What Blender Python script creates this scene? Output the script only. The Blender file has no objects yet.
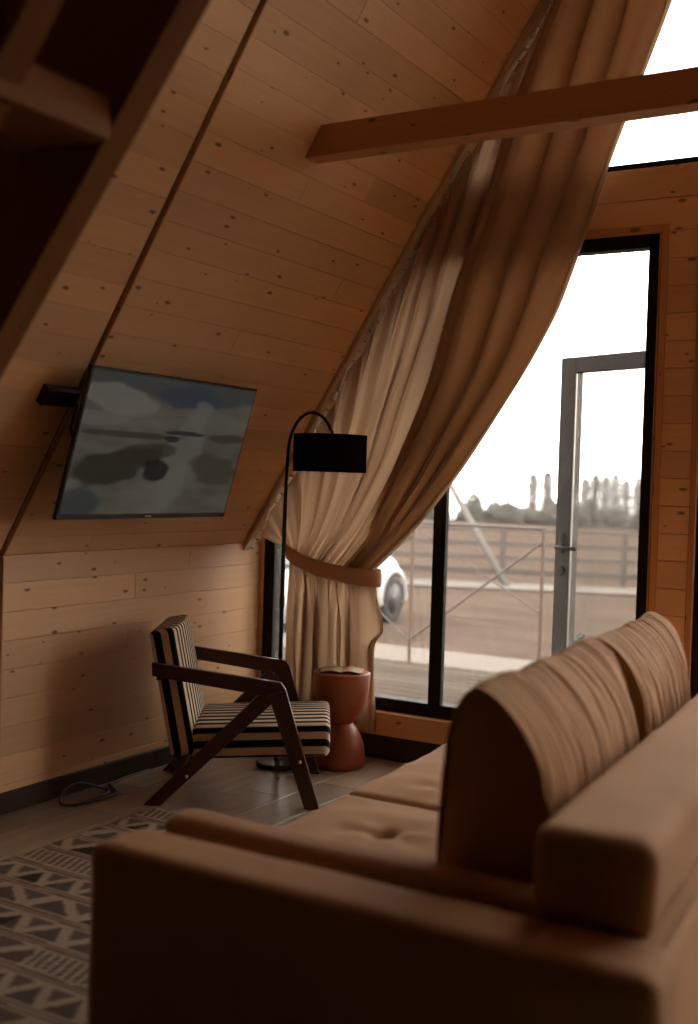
import bpy, bmesh, math, random
import numpy as np
from mathutils import Vector, Matrix, noise as mnoise
from math import sin, cos, pi, radians, sqrt, exp, tan

scene = bpy.context.scene
random.seed(7)
rng = np.random.default_rng(11)

# ------------------------------------------------------------------ camera
H = 1.35
YAW, PITCH, ROLL, FPX = 0.531569854, -0.0264867408, 0.030373982, 1138.0
cam_data = bpy.data.cameras.new('camera')
cam = bpy.data.objects.new('camera', cam_data)
scene.collection.objects.link(cam)
_fwd = Vector((-sin(YAW) * cos(PITCH), cos(YAW) * cos(PITCH), sin(PITCH)))
_r0 = Vector((cos(YAW), sin(YAW), 0))
_u0 = _r0.cross(_fwd)
_r = _r0 * cos(ROLL) + _u0 * sin(ROLL)
_u = -_r0 * sin(ROLL) + _u0 * cos(ROLL)
cam.matrix_world = Matrix(((_r.x, _u.x, -_fwd.x, 0), (_r.y, _u.y, -_fwd.y, 0), (_r.z, _u.z, -_fwd.z, H), (0, 0, 0, 1)))
cam_data.sensor_fit = 'VERTICAL'
cam_data.sensor_height = 36.0
cam_data.lens = FPX / 1024 * 36.0
cam_data.clip_end = 2000
cam_data.dof.use_dof = True
cam_data.dof.focus_distance = 4.9
cam_data.dof.aperture_fstop = 1.5
scene.camera = cam

# ------------------------------------------------------------------ light
world = bpy.data.worlds.new('overcast_sky')
scene.world = world
world.use_nodes = True
wn = world.node_tree.nodes
bg = wn['Background']
bg.inputs['Color'].default_value = (1.0, 0.94, 0.875, 1)
bg.inputs['Strength'].default_value = 8.5

scene.view_settings.view_transform = 'Standard'
scene.view_settings.look = 'None'
scene.view_settings.gamma = 1.0
scene.view_settings.exposure = 0.0
scene.view_settings.use_curve_mapping = False
try:
    scene.cycles.use_denoising = True
    scene.cycles.max_bounces = 14
    scene.cycles.diffuse_bounces = 7
    scene.cycles.transmission_bounces = 8
    scene.cycles.transparent_max_bounces = 16
    scene.cycles.caustics_reflective = False
    scene.cycles.caustics_refractive = False
    scene.cycles.sample_clamp_indirect = 6.0
except Exception:
    pass

# ------------------------------------------------------------------ helpers
def link(o):
    scene.collection.objects.link(o)
    return o

def tag(o, label=None, cat=None, group=None, kind=None):
    if label: o['label'] = label
    if cat: o['category'] = cat
    if group: o['group'] = group
    if kind: o['kind'] = kind
    return o

def empty(name, loc, label=None, cat=None, group=None, kind=None):
    o = bpy.data.objects.new(name, None)
    o.location = loc
    o.empty_display_size = 0.1
    link(o)
    return tag(o, label, cat, group, kind)

def wloc(o):
    v = Vector((0, 0, 0))
    while o is not None:
        v += o.location
        o = o.parent
    return v

class MB:
    """collects faces in world coordinates; build() links ONE mesh object"""
    def __init__(self):
        self.v = []; self.f = []; self.uv = []; self.tone = []; self.mi = []
    def quad(self, pts, uvs=None, tone=0.5, mi=0):
        i = len(self.v)
        self.v.extend([tuple(p) for p in pts])
        self.f.append(tuple(range(i, i + len(pts))))
        self.uv.append(uvs if uvs else [(0, 0)] * len(pts))
        self.tone.append(tone); self.mi.append(mi)
    def block(self, O, U, V, N, L, W, T, bev=0.002, mi=0, tone=None, uo=None):
        """box from corner O: length L along U, width W along V, thickness T along N; chamfered edges on the N side; wood UV runs along U"""
        O = Vector(O); U = Vector(U); V = Vector(V); N = Vector(N)
        tone = random.random() if tone is None else tone
        uo = (random.uniform(0, 50), random.uniform(0, 50)) if uo is None else uo
        P = lambda a, b, c: O + U * a + V * b + N * c
        b = min(bev, W * .3, T * .45, L * .3)
        lo = [(0, 0), (L, 0), (L, W), (0, W)]
        hi = [(b, b), (L - b, b), (L - b, W - b), (b, W - b)]
        base = [P(x, y, 0) for x, y in lo]; mid = [P(x, y, T - b) for x, y in lo]; top = [P(x, y, T) for x, y in hi]
        uvf = lambda x, y, c=0: (uo[0] + x, uo[1] + y + c)
        rings = [(base, lo, 0), (mid, lo, T - b), (top, hi, T)]
        i = len(self.v)
        for r in rings: self.v.extend([tuple(p) for p in r[0]])
        def face(idx, uvs):
            self.f.append(tuple(i + k for k in idx)); self.uv.append(uvs); self.tone.append(tone); self.mi.append(mi)
        face((3, 2, 1, 0), [uvf(*lo[k]) for k in (3, 2, 1, 0)])
        for r in range(2):
            for k in range(4):
                k2 = (k + 1) % 4
                c0, c1 = rings[r][2], rings[r + 1][2]
                if k in (0, 2):
                    s = -1 if k == 0 else 1
                    uvs = [uvf(lo[k][0], lo[k][1], s * (T - c0)), uvf(lo[k2][0], lo[k2][1], s * (T - c0)), uvf(lo[k2][0], lo[k2][1], s * (T - c1)), uvf(lo[k][0], lo[k][1], s * (T - c1))]
                else:
                    uvs = [uvf(c0 * .1, lo[k][1]), uvf(c0 * .1, lo[k2][1]), uvf(c1 * .1, lo[k2][1]), uvf(c1 * .1, lo[k][1])]
                face((r * 4 + k, r * 4 + k2, (r + 1) * 4 + k2, (r + 1) * 4 + k), uvs)
        face((8, 9, 10, 11), [uvf(*hi[k]) for k in range(4)])
        if U.cross(V).dot(N) < 0:
            for q in range(len(self.f) - 10, len(self.f)):
                self.f[q] = self.f[q][::-1]; self.uv[q] = self.uv[q][::-1]
    def beam(self, A, B, up, w, h, bev=0.004, tone=None, mi=0):
        """bar from A to B, w across, h along up"""
        A = Vector(A); B = Vector(B); U = (B - A); L = U.length; U /= L
        up = Vector(up); up = (up - U * up.dot(U)).normalized(); S = up.cross(U)
        self.block(A - S * w / 2 - up * h / 2, U, S, up, L, w, h, bev, mi, tone)
    def prism(self, poly, D, mi=0, tone=None):
        """convex or simple polygon (world points, ordered) pushed along vector D"""
        tone = random.random() if tone is None else tone
        D = Vector(D); P = [Vector(p) for p in poly]; Q = [p + D for p in P]
        n = len(P); i = len(self.v)
        self.v.extend([tuple(p) for p in P + Q])
        e = max(((P[(k + 1) % n] - P[k]) for k in range(n)), key=lambda x: x.length).normalized()
        nrm = D.normalized(); e2 = nrm.cross(e)
        uo = (random.uniform(0, 50), random.uniform(0, 50))
        uvp = lambda p: (uo[0] + p.dot(e), uo[1] + p.dot(e2) + p.dot(nrm))
        area = sum(((P[k] - P[0]).cross(P[(k + 1) % n] - P[0])).dot(nrm) for k in range(n))
        flip = area > 0
        def face(idx):
            if not flip: idx = idx[::-1]
            self.f.append(tuple(i + k for k in idx)); self.uv.append([uvp((P + Q)[k]) for k in idx]); self.tone.append(tone); self.mi.append(mi)
        face(list(range(n))[::-1])
        face([n + k for k in range(n)])
        for k in range(n):
            k2 = (k + 1) % n
            face([k, k2, n + k2, n + k])
    def tube(self, pts, rad, seg=10, cap=True, mi=0, tone=0.5, closed=False):
        pts = [Vector(p) for p in pts]; n = len(pts)
        rad = rad if hasattr(rad, '__len__') else [rad] * n
        t0 = (pts[1] - pts[0]).normalized()
        nrm = t0.cross(Vector((0, 0, 1)) if abs(t0.z) < .9 else Vector((1, 0, 0))).normalized()
        i = len(self.v)
        for k in range(n):
            if closed: t = (pts[(k + 1) % n] - pts[k - 1]).normalized()
            else: t = (pts[min(k + 1, n - 1)] - pts[max(k - 1, 0)]).normalized()
            nrm = (nrm - t * nrm.dot(t)).normalized(); b = t.cross(nrm)
            for s in range(seg):
                a = 2 * pi * s / seg
                self.v.append(tuple(pts[k] + (nrm * cos(a) + b * sin(a)) * rad[k]))
        for k in range(n if closed else n - 1):
            k2 = (k + 1) % n
            for s in range(seg):
                s2 = (s + 1) % seg
                self.f.append((i + k * seg + s, i + k * seg + s2, i + k2 * seg + s2, i + k2 * seg + s))
                self.uv.append([(0, 0)] * 4); self.tone.append(tone); self.mi.append(mi)
        if cap and not closed:
            self.f.append(tuple(i + s for s in range(seg))[::-1]); self.uv.append([(0, 0)] * seg); self.tone.append(tone); self.mi.append(mi)
            self.f.append(tuple(i + (n - 1) * seg + s for s in range(seg))); self.uv.append([(0, 0)] * seg); self.tone.append(tone); self.mi.append(mi)
    def lathe(self, C, prof, seg=40, mi=0, axis=None, ref=None):
        """prof: (radius, height) list along axis (default +Z)"""
        C = Vector(C); ax = Vector(axis or (0, 0, 1)).normalized()
        e = ax.orthogonal().normalized() if ref is None else Vector(ref); b = ax.cross(e)
        i = len(self.v); n = len(prof)
        for r, h in prof:
            for s in range(seg):
                a = 2 * pi * s / seg
                self.v.append(tuple(C + ax * h + (e * cos(a) + b * sin(a)) * r))
        for k in range(n - 1):
            for s in range(seg):
                s2 = (s + 1) % seg
                self.f.append((i + k * seg + s, i + k * seg + s2, i + (k + 1) * seg + s2, i + (k + 1) * seg + s))
                self.uv.append([(s / seg, prof[k][1])] * 4); self.tone.append(.5); self.mi.append(mi)
        for k, rev in ((0, True), (n - 1, False)):
            if prof[k][0] > 1e-6:
                idx = [i + k * seg + s for s in range(seg)]
                self.f.append(tuple(idx[::-1] if rev else idx)); self.uv.append([(0, 0)] * seg); self.tone.append(.5); self.mi.append(mi)
    def grid(self, fn, nu, nv, wrap_u=False, mi=0, uvfn=None):
        """fn(i, j) -> point"""
        i0 = len(self.v)
        for a in range(nu):
            for b in range(nv):
                self.v.append(tuple(fn(a, b)))
        for a in range(nu if wrap_u else nu - 1):
            a2 = (a + 1) % nu
            for b in range(nv - 1):
                self.f.append((i0 + a * nv + b, i0 + a2 * nv + b, i0 + a2 * nv + b + 1, i0 + a * nv + b + 1))
                if uvfn: self.uv.append([uvfn(a, b), uvfn(a + 1, b), uvfn(a + 1, b + 1), uvfn(a, b + 1)])
                else: self.uv.append([(a / nu, b / nv)] * 4)
                self.tone.append(.5); self.mi.append(mi)
    def build(self, name, mats, parent=None, smooth=False, angle=None, kind=None, weld=False):
        me = bpy.data.meshes.new(name)
        off = wloc(parent) if parent else Vector((0, 0, 0))
        V = [(p[0] - off.x, p[1] - off.y, p[2] - off.z) for p in self.v]
        me.from_pydata(V, [], self.f)
        uvl = me.uv_layers.new(name='UVMap')
        flat = np.array([c for face in self.uv for uv in face for c in uv], dtype=np.float32)
        uvl.data.foreach_set('uv', flat)
        at = me.attributes.new('tone', 'FLOAT', 'FACE')
        at.data.foreach_set('value', np.array(self.tone, dtype=np.float32))
        if not isinstance(mats, (list, tuple)): mats = [mats]
        for m in mats: me.materials.append(m)
        me.polygons.foreach_set('material_index', np.array(self.mi, dtype=np.int32))
        if smooth: me.polygons.foreach_set('use_smooth', np.ones(len(self.f), dtype=bool))
        me.update()
        if weld:
            bm = bmesh.new(); bm.from_mesh(me); bmesh.ops.remove_doubles(bm, verts=bm.verts, dist=1e-5); bm.to_mesh(me); bm.free()
        o = bpy.data.objects.new(name, me)
        link(o)
        if parent: o.parent = parent
        if kind: o['kind'] = kind
        if angle is not None:
            me.polygons.foreach_set('use_smooth', np.ones(len(me.polygons), dtype=bool))
            bm = bmesh.new(); bm.from_mesh(me)
            for e in bm.edges:
                e.smooth = not (len(e.link_faces) == 2 and e.calc_face_angle(0) > angle)
            bm.to_mesh(me); bm.free()
        return o

def rbox(mb, lo, hi, r, n=(20, 20, 20), deform=None, uvfn=None, mi=0):
    """dense rounded box as six welded-looking patches; deform(p, nrm) -> p"""
    lo = np.array(lo, float); hi = np.array(hi, float)
    r = np.broadcast_to(np.array(r, float), (3,))
    def ticks(k):
        L = hi[k] - lo[k]; rr = min(r[k], L / 2 - 1e-5)
        m = 5
        e = [rr * (1 - cos(pi / 2 * t / m)) for t in range(m + 1)]
        inner = np.linspace(rr, L - rr, max(n[k], 2))[1:-1].tolist()
        return np.array(e + inner + [L - x for x in e[::-1]]) + lo[k]
    T = [ticks(k) for k in range(3)]
    for ax in range(3):
        for side in (0, 1):
            a, b = [(1, 2), (2, 0), (0, 1)][ax]
            A, B = T[a], T[b]
            pts = {}
            def fn(i, j):
                if (i, j) in pts: return pts[i, j]
                p = np.zeros(3); p[a] = A[i]; p[b] = B[j]; p[ax] = hi[ax] if side else lo[ax]
                c = np.clip(p, lo + r, hi - r)
                d = (p - c) / r
                ln = np.linalg.norm(d)
                q = c + (d / ln) * r if ln > 0 else p
                nn = d / ln if ln > 0 else np.eye(3)[ax] * (1 if side else -1)
                pts[i, j] = (q, nn)
                return pts[i, j]
            na, nb = len(A), len(B)
            i0 = len(mb.v)
            for i in range(na):
                for j in range(nb):
                    q, nn = fn(i, j)
                    mb.v.append(tuple(deform(q, nn) if deform else q))
            for i in range(na - 1):
                for j in range(nb - 1):
                    cs = [(i, j), (i + 1, j), (i + 1, j + 1), (i, j + 1)]
                    if not side: cs = cs[::-1]
                    mb.f.append(tuple(i0 + c[0] * nb + c[1] for c in cs))
                    mb.uv.append([uvfn(*fn(*c)) if uvfn else (0, 0) for c in cs])
                    mb.tone.append(.5); mb.mi.append(mi)

def nz(x, y, z, s=1.0):
    return mnoise.noise(Vector((x * s, y * s, z * s)))

# ------------------------------------------------------------------ materials
def new_mat(name):
    m = bpy.data.materials.new(name); m.use_nodes = True
    nt = m.node_tree
    return m, nt, nt.nodes, nt.links, nt.nodes['Principled BSDF']

def set_spec(b, v):
    b.inputs['Specular IOR Level'].default_value = v

def plain(name, col, rough=.5, spec=.5, metal=0.0, bump=None):
    m, nt, N, L, b = new_mat(name)
    b.inputs['Base Color'].default_value = (*col, 1)
    b.inputs['Roughness'].default_value = rough
    b.inputs['Metallic'].default_value = metal
    set_spec(b, spec)
    tc = N.new('ShaderNodeTexCoord')
    n = N.new('ShaderNodeTexNoise'); n.inputs['Scale'].default_value = (bump or (30, 0.03))[0]; n.inputs['Detail'].default_value = 4
    L.new(tc.outputs['Object'], n.inputs['Vector'])
    mx = N.new('ShaderNodeMix'); mx.data_type = 'RGBA'; mx.blend_type = 'MULTIPLY'; mx.inputs[0].default_value = .25
    mx.inputs[6].default_value = (*col, 1)
    L.new(n.outputs['Fac'], mx.inputs[7]); 
    rp = N.new('ShaderNodeMapRange'); rp.inputs[1].default_value = .3; rp.inputs[2].default_value = .7; rp.inputs[3].default_value = .7; rp.inputs[4].default_value = 1.2
    L.new(n.outputs['Fac'], rp.inputs[0]); L.new(rp.outputs[0], mx.inputs[7])
    L.new(mx.outputs[2], b.inputs['Base Color'])
    if bump:
        bp = N.new('ShaderNodeBump'); bp.inputs['Strength'].default_value = bump[1]; bp.inputs['Distance'].default_value = .01
        L.new(n.outputs['Fac'], bp.inputs['Height']); L.new(bp.outputs['Normal'], b.inputs['Normal'])
    return m

def wood(name, light, dark, knot, rough=.55, knots=1.0, spread=.22, grain=45.0, spec=.35, gfac=.55):
    m, nt, N, L, b = new_mat(name)
    uv = N.new('ShaderNodeUVMap'); uv.uv_map = 'UVMap'
    def mapping(sx, sy):
        mp = N.new('ShaderNodeMapping'); mp.inputs['Scale'].default_value = (sx, sy, 1)
        L.new(uv.outputs['UV'], mp.inputs['Vector']); return mp
    # slow warp so that the grain meanders
    w = N.new('ShaderNodeTexNoise'); w.inputs['Scale'].default_value = 1; w.inputs['Detail'].default_value = 2
    mw = mapping(1.6, 6); L.new(mw.outputs[0], w.inputs['Vector'])
    g = N.new('ShaderNodeTexNoise'); g.inputs['Scale'].default_value = 1; g.inputs['Detail'].default_value = 5; g.inputs['Roughness'].default_value = .6
    mg = mapping(1.3, grain)
    ad = N.new('ShaderNodeVectorMath'); ad.operation = 'MULTIPLY_ADD'
    L.new(w.outputs['Color'], ad.inputs[0]); ad.inputs[1].default_value = (.4, 2.2, 0); L.new(mg.outputs[0], ad.inputs[2])
    L.new(ad.outputs[0], g.inputs['Vector'])
    mr = N.new('ShaderNodeMapRange'); mr.inputs[1].default_value = .32; mr.inputs[2].default_value = .68
    mr.inputs[3].default_value = .5 - gfac / 2; mr.inputs[4].default_value = .5 + gfac / 2
    L.new(g.outputs['Fac'], mr.inputs[0])
    c = N.new('ShaderNodeMix'); c.data_type = 'RGBA'; c.inputs[6].default_value = (*light, 1); c.inputs[7].default_value = (*dark, 1)
    L.new(mr.outputs[0], c.inputs[0])
    # board to board tone
    at = N.new('ShaderNodeAttribute'); at.attribute_name = 'tone'
    tr = N.new('ShaderNodeMapRange'); tr.inputs[3].default_value = 1 - spread; tr.inputs[4].default_value = 1 + spread * .6
    L.new(at.outputs['Fac'], tr.inputs[0])
    t = N.new('ShaderNodeMix'); t.data_type = 'RGBA'; t.blend_type = 'MULTIPLY'; t.inputs[0].default_value = 1
    L.new(c.outputs[2], t.inputs[6]); L.new(tr.outputs[0], t.inputs[7])
    # knots
    v = N.new('ShaderNodeTexVoronoi'); v.voronoi_dimensions = '2D'; v.inputs['Scale'].default_value = 1
    mv = mapping(5.2, 12.5)
    ad2 = N.new('ShaderNodeVectorMath'); ad2.operation = 'MULTIPLY_ADD'
    wn2 = N.new('ShaderNodeTexNoise'); wn2.inputs['Scale'].default_value = 60; L.new(uv.outputs['UV'], wn2.inputs['Vector'])
    L.new(wn2.outputs['Color'], ad2.inputs[0]); ad2.inputs[1].default_value = (.06, .06, 0); L.new(mv.outputs[0], ad2.inputs[2])
    L.new(ad2.outputs[0], v.inputs['Vector'])
    sz = N.new('ShaderNodeSeparateColor'); L.new(v.outputs['Color'], sz.inputs[0])
    rad = N.new('ShaderNodeMapRange'); rad.inputs[1].default_value = .40; rad.inputs[2].default_value = 1.0; rad.inputs[3].default_value = -.02; rad.inputs[4].default_value = .10 * knots
    L.new(sz.outputs[0], rad.inputs[0])
    dv = N.new('ShaderNodeMath'); dv.operation = 'SUBTRACT'; L.new(rad.outputs[0], dv.inputs[0]); L.new(v.outputs['Distance'], dv.inputs[1])
    kf = N.new('ShaderNodeMapRange'); kf.inputs[1].default_value = -.035; kf.inputs[2].default_value = .015; kf.inputs[3].default_value = 0; kf.inputs[4].default_value = .78
    L.new(dv.outputs[0], kf.inputs[0])
    k = N.new('ShaderNodeMix'); k.data_type = 'RGBA'; k.inputs[7].default_value = (*knot, 1)
    L.new(kf.outputs[0], k.inputs[0]); L.new(t.outputs[2], k.inputs[6])
    L.new(k.outputs[2], b.inputs['Base Color'])
    b.inputs['Roughness'].default_value = rough; set_spec(b, spec)
    bp = N.new('ShaderNodeBump'); bp.inputs['Strength'].default_value = .12; bp.inputs['Distance'].default_value = .002
    L.new(g.outputs['Fac'], bp.inputs['Height']); L.new(bp.outputs['Normal'], b.inputs['Normal'])
    return m

M = {}
M['pine'] = wood('pine_boards', (.75, .46, .245), (.65, .375, .185), (.095, .032, .013), rough=.5, spread=.13, knots=.85)
M['pine_beam'] = wood('pine_beam', (.60, .30, .125), (.48, .22, .085), (.05, .02, .01), rough=.55, knots=1.3)
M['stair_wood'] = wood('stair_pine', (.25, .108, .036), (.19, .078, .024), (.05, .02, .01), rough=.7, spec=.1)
M['floor'] = wood('floor_laminate', (.40, .295, .205), (.28, .20, .135), (.10, .07, .05), rough=.34, knots=.5, spread=.3, grain=30, spec=.5, gfac=.9)
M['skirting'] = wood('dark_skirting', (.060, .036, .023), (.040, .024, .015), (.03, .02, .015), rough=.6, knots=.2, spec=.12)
M['walnut'] = wood('walnut_frame', (.100, .042, .022), (.055, .022, .012), (.03, .012, .008), rough=.38, knots=.2, grain=70)
M['deck'] = wood('deck_boards', (.062, .050, .041), (.046, .037, .030), (.06, .045, .035), rough=.95, knots=.4, spread=.3, spec=.0)
M['rail_wood'] = wood('weathered_rail', (.075, .06, .05), (.05, .04, .034), (.04, .03, .025), rough=.85, knots=.3)
M['backing'] = plain('dark_backing', (.05, .025, .012), .9, .1)
M['black_metal'] = plain('black_metal', (.012, .011, .011), .4, .5)
M['frame_black'] = plain('black_window_frame', (.010, .009, .008), .7, .2)
M['door_grey'] = plain('grey_door_frame', (.034, .024, .018), .5, .4)
M['handle'] = plain('dark_handle', (.02, .018, .016), .6, .2)
M['steel'] = plain('brushed_steel', (.45, .43, .40), .35, .5, 1.0)
M['rail_rust'] = plain('rusty_post', (.085, .055, .040), .8, .2)
M['wire'] = plain('dark_wire', (.06, .045, .04), .6, .3)
M['terracotta'] = plain('terracotta_glaze', (.33, .085, .032), .42, .5, bump=(12, .03))
M['paper'] = plain('magazine_paper', (.72, .58, .45), .6, .3)
M['gravel'] = plain('pale_path', (.10, .086, .075), .95, .1, bump=(40, .3))
M['hook'] = plain('curtain_hook', (.55, .42, .30), .5, .4)
M['tyre'] = plain('tyre_rubber', (.02, .02, .02), .8, .2)
M['car_paint'] = plain('white_car_paint', (.24, .24, .24), .25, .6)
M['car_glass'] = plain('car_glass', (.03, .035, .04), .1, .7)
M['rim'] = plain('wheel_rim', (.025, .025, .025), .5, .4, .0)
M['bark'] = plain('grey_bark', (.085, .078, .078), .9, .1)
M['twigs'] = plain('bare_twigs', (.135, .122, .122), .9, .1)  # paled: aerial haze is mixed into the twig colour
M['conifer'] = plain('hazy_conifer', (.095, .092, .083), .9, .1)  # distance haze is put into the foliage colour
M['shrub_leaf'] = plain('shrub_leaf', (.06, .07, .066), .7, .2)
M['pale_pole'] = plain('pale_pole', (.12, .11, .10), .8, .2)

def velvet(name, col, rough=.85, sheen=.35, scale=260, bumpd=.0012):
    m, nt, N, L, b = new_mat(name)
    tc = N.new('ShaderNodeTexCoord')
    n = N.new('ShaderNodeTexNoise'); n.inputs['Scale'].default_value = scale; n.inputs['Detail'].default_value = 3
    L.new(tc.outputs['Object'], n.inputs['Vector'])
    n2 = N.new('ShaderNodeTexNoise'); n2.inputs['Scale'].default_value = 5; n2.inputs['Detail'].default_value = 4
    L.new(tc.outputs['Object'], n2.inputs['Vector'])
    mx = N.new('ShaderNodeMix'); mx.data_type = 'RGBA'
    mx.inputs[6].default_value = (*[c * .82 for c in col], 1); mx.inputs[7].default_value = (*[min(1, c * 1.15) for c in col], 1)
    L.new(n2.outputs['Fac'], mx.inputs[0]); L.new(mx.outputs[2], b.inputs['Base Color'])
    b.inputs['Roughness'].default_value = rough; set_spec(b, .2)
    b.inputs['Sheen Weight'].default_value = sheen
    b.inputs['Sheen Roughness'].default_value = .4
    b.inputs['Sheen Tint'].default_value = (1, .72, .45, 1)
    bp = N.new('ShaderNodeBump'); bp.inputs['Strength'].default_value = .3; bp.inputs['Distance'].default_value = bumpd
    L.new(n.outputs['Fac'], bp.inputs['Height']); L.new(bp.outputs['Normal'], b.inputs['Normal'])
    return m
M['sofa'] = velvet('tan_sofa_fabric', (.44, .235, .110), sheen=.12)
M['seam'] = velvet('sofa_piping', (.28, .135, .06), sheen=.1)

def stripes():
    m, nt, N, L, b = new_mat('black_cream_stripe')
    uv = N.new('ShaderNodeUVMap'); uv.uv_map = 'UVMap'
    sp = N.new('ShaderNodeSeparateXYZ'); L.new(uv.outputs['UV'], sp.inputs[0])
    mu = N.new('ShaderNodeMath'); mu.operation = 'MULTIPLY'; mu.inputs[1].default_value = 1 / .058; L.new(sp.outputs['Y'], mu.inputs[0])
    fr = N.new('ShaderNodeMath'); fr.operation = 'FRACT'; L.new(mu.outputs[0], fr.inputs[0])
    pp = N.new('ShaderNodeMath'); pp.operation = 'PINGPONG'; pp.inputs[1].default_value = .5; L.new(fr.outputs[0], pp.inputs[0])
    mr = N.new('ShaderNodeMapRange'); mr.inputs[1].default_value = .235; mr.inputs[2].default_value = .255; L.new(pp.outputs[0], mr.inputs[0])
    mx = N.new('ShaderNodeMix'); mx.data_type = 'RGBA'; mx.inputs[6].default_value = (.62, .47, .33, 1); mx.inputs[7].default_value = (.012, .010, .010, 1)
    L.new(mr.outputs[0], mx.inputs[0]); L.new(mx.outputs[2], b.inputs['Base Color'])
    b.inputs['Roughness'].default_value = .9; set_spec(b, .15)
    tc = N.new('ShaderNodeTexCoord')
    n = N.new('ShaderNodeTexNoise'); n.inputs['Scale'].default_value = 300; L.new(tc.outputs['Object'], n.inputs['Vector'])
    bp = N.new('ShaderNodeBump'); bp.inputs['Strength'].default_value = .3; bp.inputs['Distance'].default_value = .001
    L.new(n.outputs['Fac'], bp.inputs['Height']); L.new(bp.outputs['Normal'], b.inputs['Normal'])
    return m
M['stripe'] = stripes()

def cloth(name, col, trans, tfac=.42):
    m, nt, N, L, b = new_mat(name)
    N.remove(b)
    out = N['Material Output']
    tc = N.new('ShaderNodeTexCoord')
    n = N.new('ShaderNodeTexNoise'); n.inputs['Scale'].default_value = 220; n.inputs['Detail'].default_value = 2
    L.new(tc.outputs['Object'], n.inputs['Vector'])
    mx = N.new('ShaderNodeMix'); mx.data_type = 'RGBA'
    mx.inputs[6].default_value = (*[c * .85 for c in col], 1); mx.inputs[7].default_value = (*[min(1, c * 1.12) for c in col], 1)
    L.new(n.outputs['Fac'], mx.inputs[0])
    d = N.new('ShaderNodeBsdfDiffuse'); L.new(mx.outputs[2], d.inputs['Color'])
    t = N.new('ShaderNodeBsdfTranslucent'); t.inputs['Color'].default_value = (*trans, 1)
    ms = N.new('ShaderNodeMixShader'); ms.inputs[0].default_value = tfac
    L.new(d.outputs[0], ms.inputs[1]); L.new(t.outputs[0], ms.inputs[2]); L.new(ms.outputs[0], out.inputs['Surface'])
    return m
M['curtain'] = cloth('beige_linen', (.46, .315, .205), (.52, .345, .215), .27)
M['darkening'] = cloth('linen_darkening_layer', (.46, .315, .205), (.62, .42, .27), .55)
M['tieback'] = cloth('linen_tieback', (.80, .56, .38), (.75, .5, .32), .42)  # same linen as the drape, coloured paler to replace missing back glow
M['shade'] = cloth('black_lampshade', (.010, .009, .009), (.01, .008, .006), .1)
M['shade_in'] = plain('lampshade_lining', (.45, .36, .28), .8, .1)

def glass():
    m, nt, N, L, b = new_mat('window_glass')
    N.remove(b)
    out = N['Material Output']
    tr = N.new('ShaderNodeBsdfTransparent'); tr.inputs['Color'].default_value = (.95, .95, .94, 1)
    gl = N.new('ShaderNodeBsdfGlossy'); gl.inputs['Roughness'].default_value = .02
    fr = N.new('ShaderNodeFresnel'); fr.inputs['IOR'].default_value = 1.45
    geo = N.new('ShaderNodeNewGeometry')
    mb_ = N.new('ShaderNodeMath'); mb_.operation = 'MULTIPLY'; mb_.inputs[1].default_value = .7
    L.new(fr.outputs[0], mb_.inputs[0])
    m1 = N.new('ShaderNodeMixShader'); L.new(mb_.outputs[0], m1.inputs[0]); L.new(tr.outputs[0], m1.inputs[1]); L.new(gl.outputs[0], m1.inputs[2])
    # a thin film of dust that catches the daylight
    du = N.new('ShaderNodeBsdfTranslucent'); du.inputs['Color'].default_value = (.8, .77, .73, 1)
    tc = N.new('ShaderNodeTexCoord'); n = N.new('ShaderNodeTexNoise'); n.inputs['Scale'].default_value = 3; n.inputs['Detail'].default_value = 5
    L.new(tc.outputs['Object'], n.inputs['Vector'])
    mr = N.new('ShaderNodeMapRange'); mr.inputs[3].default_value = .004; mr.inputs[4].default_value = .014; L.new(n.outputs['Fac'], mr.inputs[0])
    m2 = N.new('ShaderNodeMixShader'); L.new(mr.outputs[0], m2.inputs[0]); L.new(m1.outputs[0], m2.inputs[1]); L.new(du.outputs[0], m2.inputs[2])
    L.new(m2.outputs[0], out.inputs['Surface'])
    return m
M['glass'] = glass()

def vcol(name, rough=.9, emit=0.0, spec=.2, base=True):
    m, nt, N, L, b = new_mat(name)
    at = N.new('ShaderNodeAttribute'); at.attribute_name = 'Col'
    if base: L.new(at.outputs['Color'], b.inputs['Base Color'])
    else: b.inputs['Base Color'].default_value = (.004, .004, .004, 1)
    b.inputs['Roughness'].default_value = rough; set_spec(b, spec)
    if emit:
        L.new(at.outputs['Color'], b.inputs['Emission Color']); b.inputs['Emission Strength'].default_value = emit
    return m
M['rug'] = vcol('woven_rug')
M['screen'] = vcol('lit_screen', rough=.3, emit=1.15, spec=.0, base=False)

def ground_mat():
    m, nt, N, L, b = new_mat('dry_field')
    tc = N.new('ShaderNodeTexCoord')
    mp = N.new('ShaderNodeMapping'); mp.inputs['Scale'].default_value = (.5, 1.6, 1); L.new(tc.outputs['Object'], mp.inputs['Vector'])
    n = N.new('ShaderNodeTexNoise'); n.inputs['Scale'].default_value = 1.2; n.inputs['Detail'].default_value = 7; n.inputs['Roughness'].default_value = .65
    L.new(mp.outputs[0], n.inputs['Vector'])
    cr = N.new('ShaderNodeValToRGB')
    cr.color_ramp.elements[0].position = .34; cr.color_ramp.elements[0].color = (.042, .031, .024, 1)
    cr.color_ramp.elements[1].position = .66; cr.color_ramp.elements[1].color = (.072, .054, .043, 1)
    L.new(n.outputs['Fac'], cr.inputs[0]); L.new(cr.outputs[0], b.inputs['Base Color'])
    b.inputs['Roughness'].default_value = 1; set_spec(b, 0)
    return m
M['field'] = ground_mat()

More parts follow.
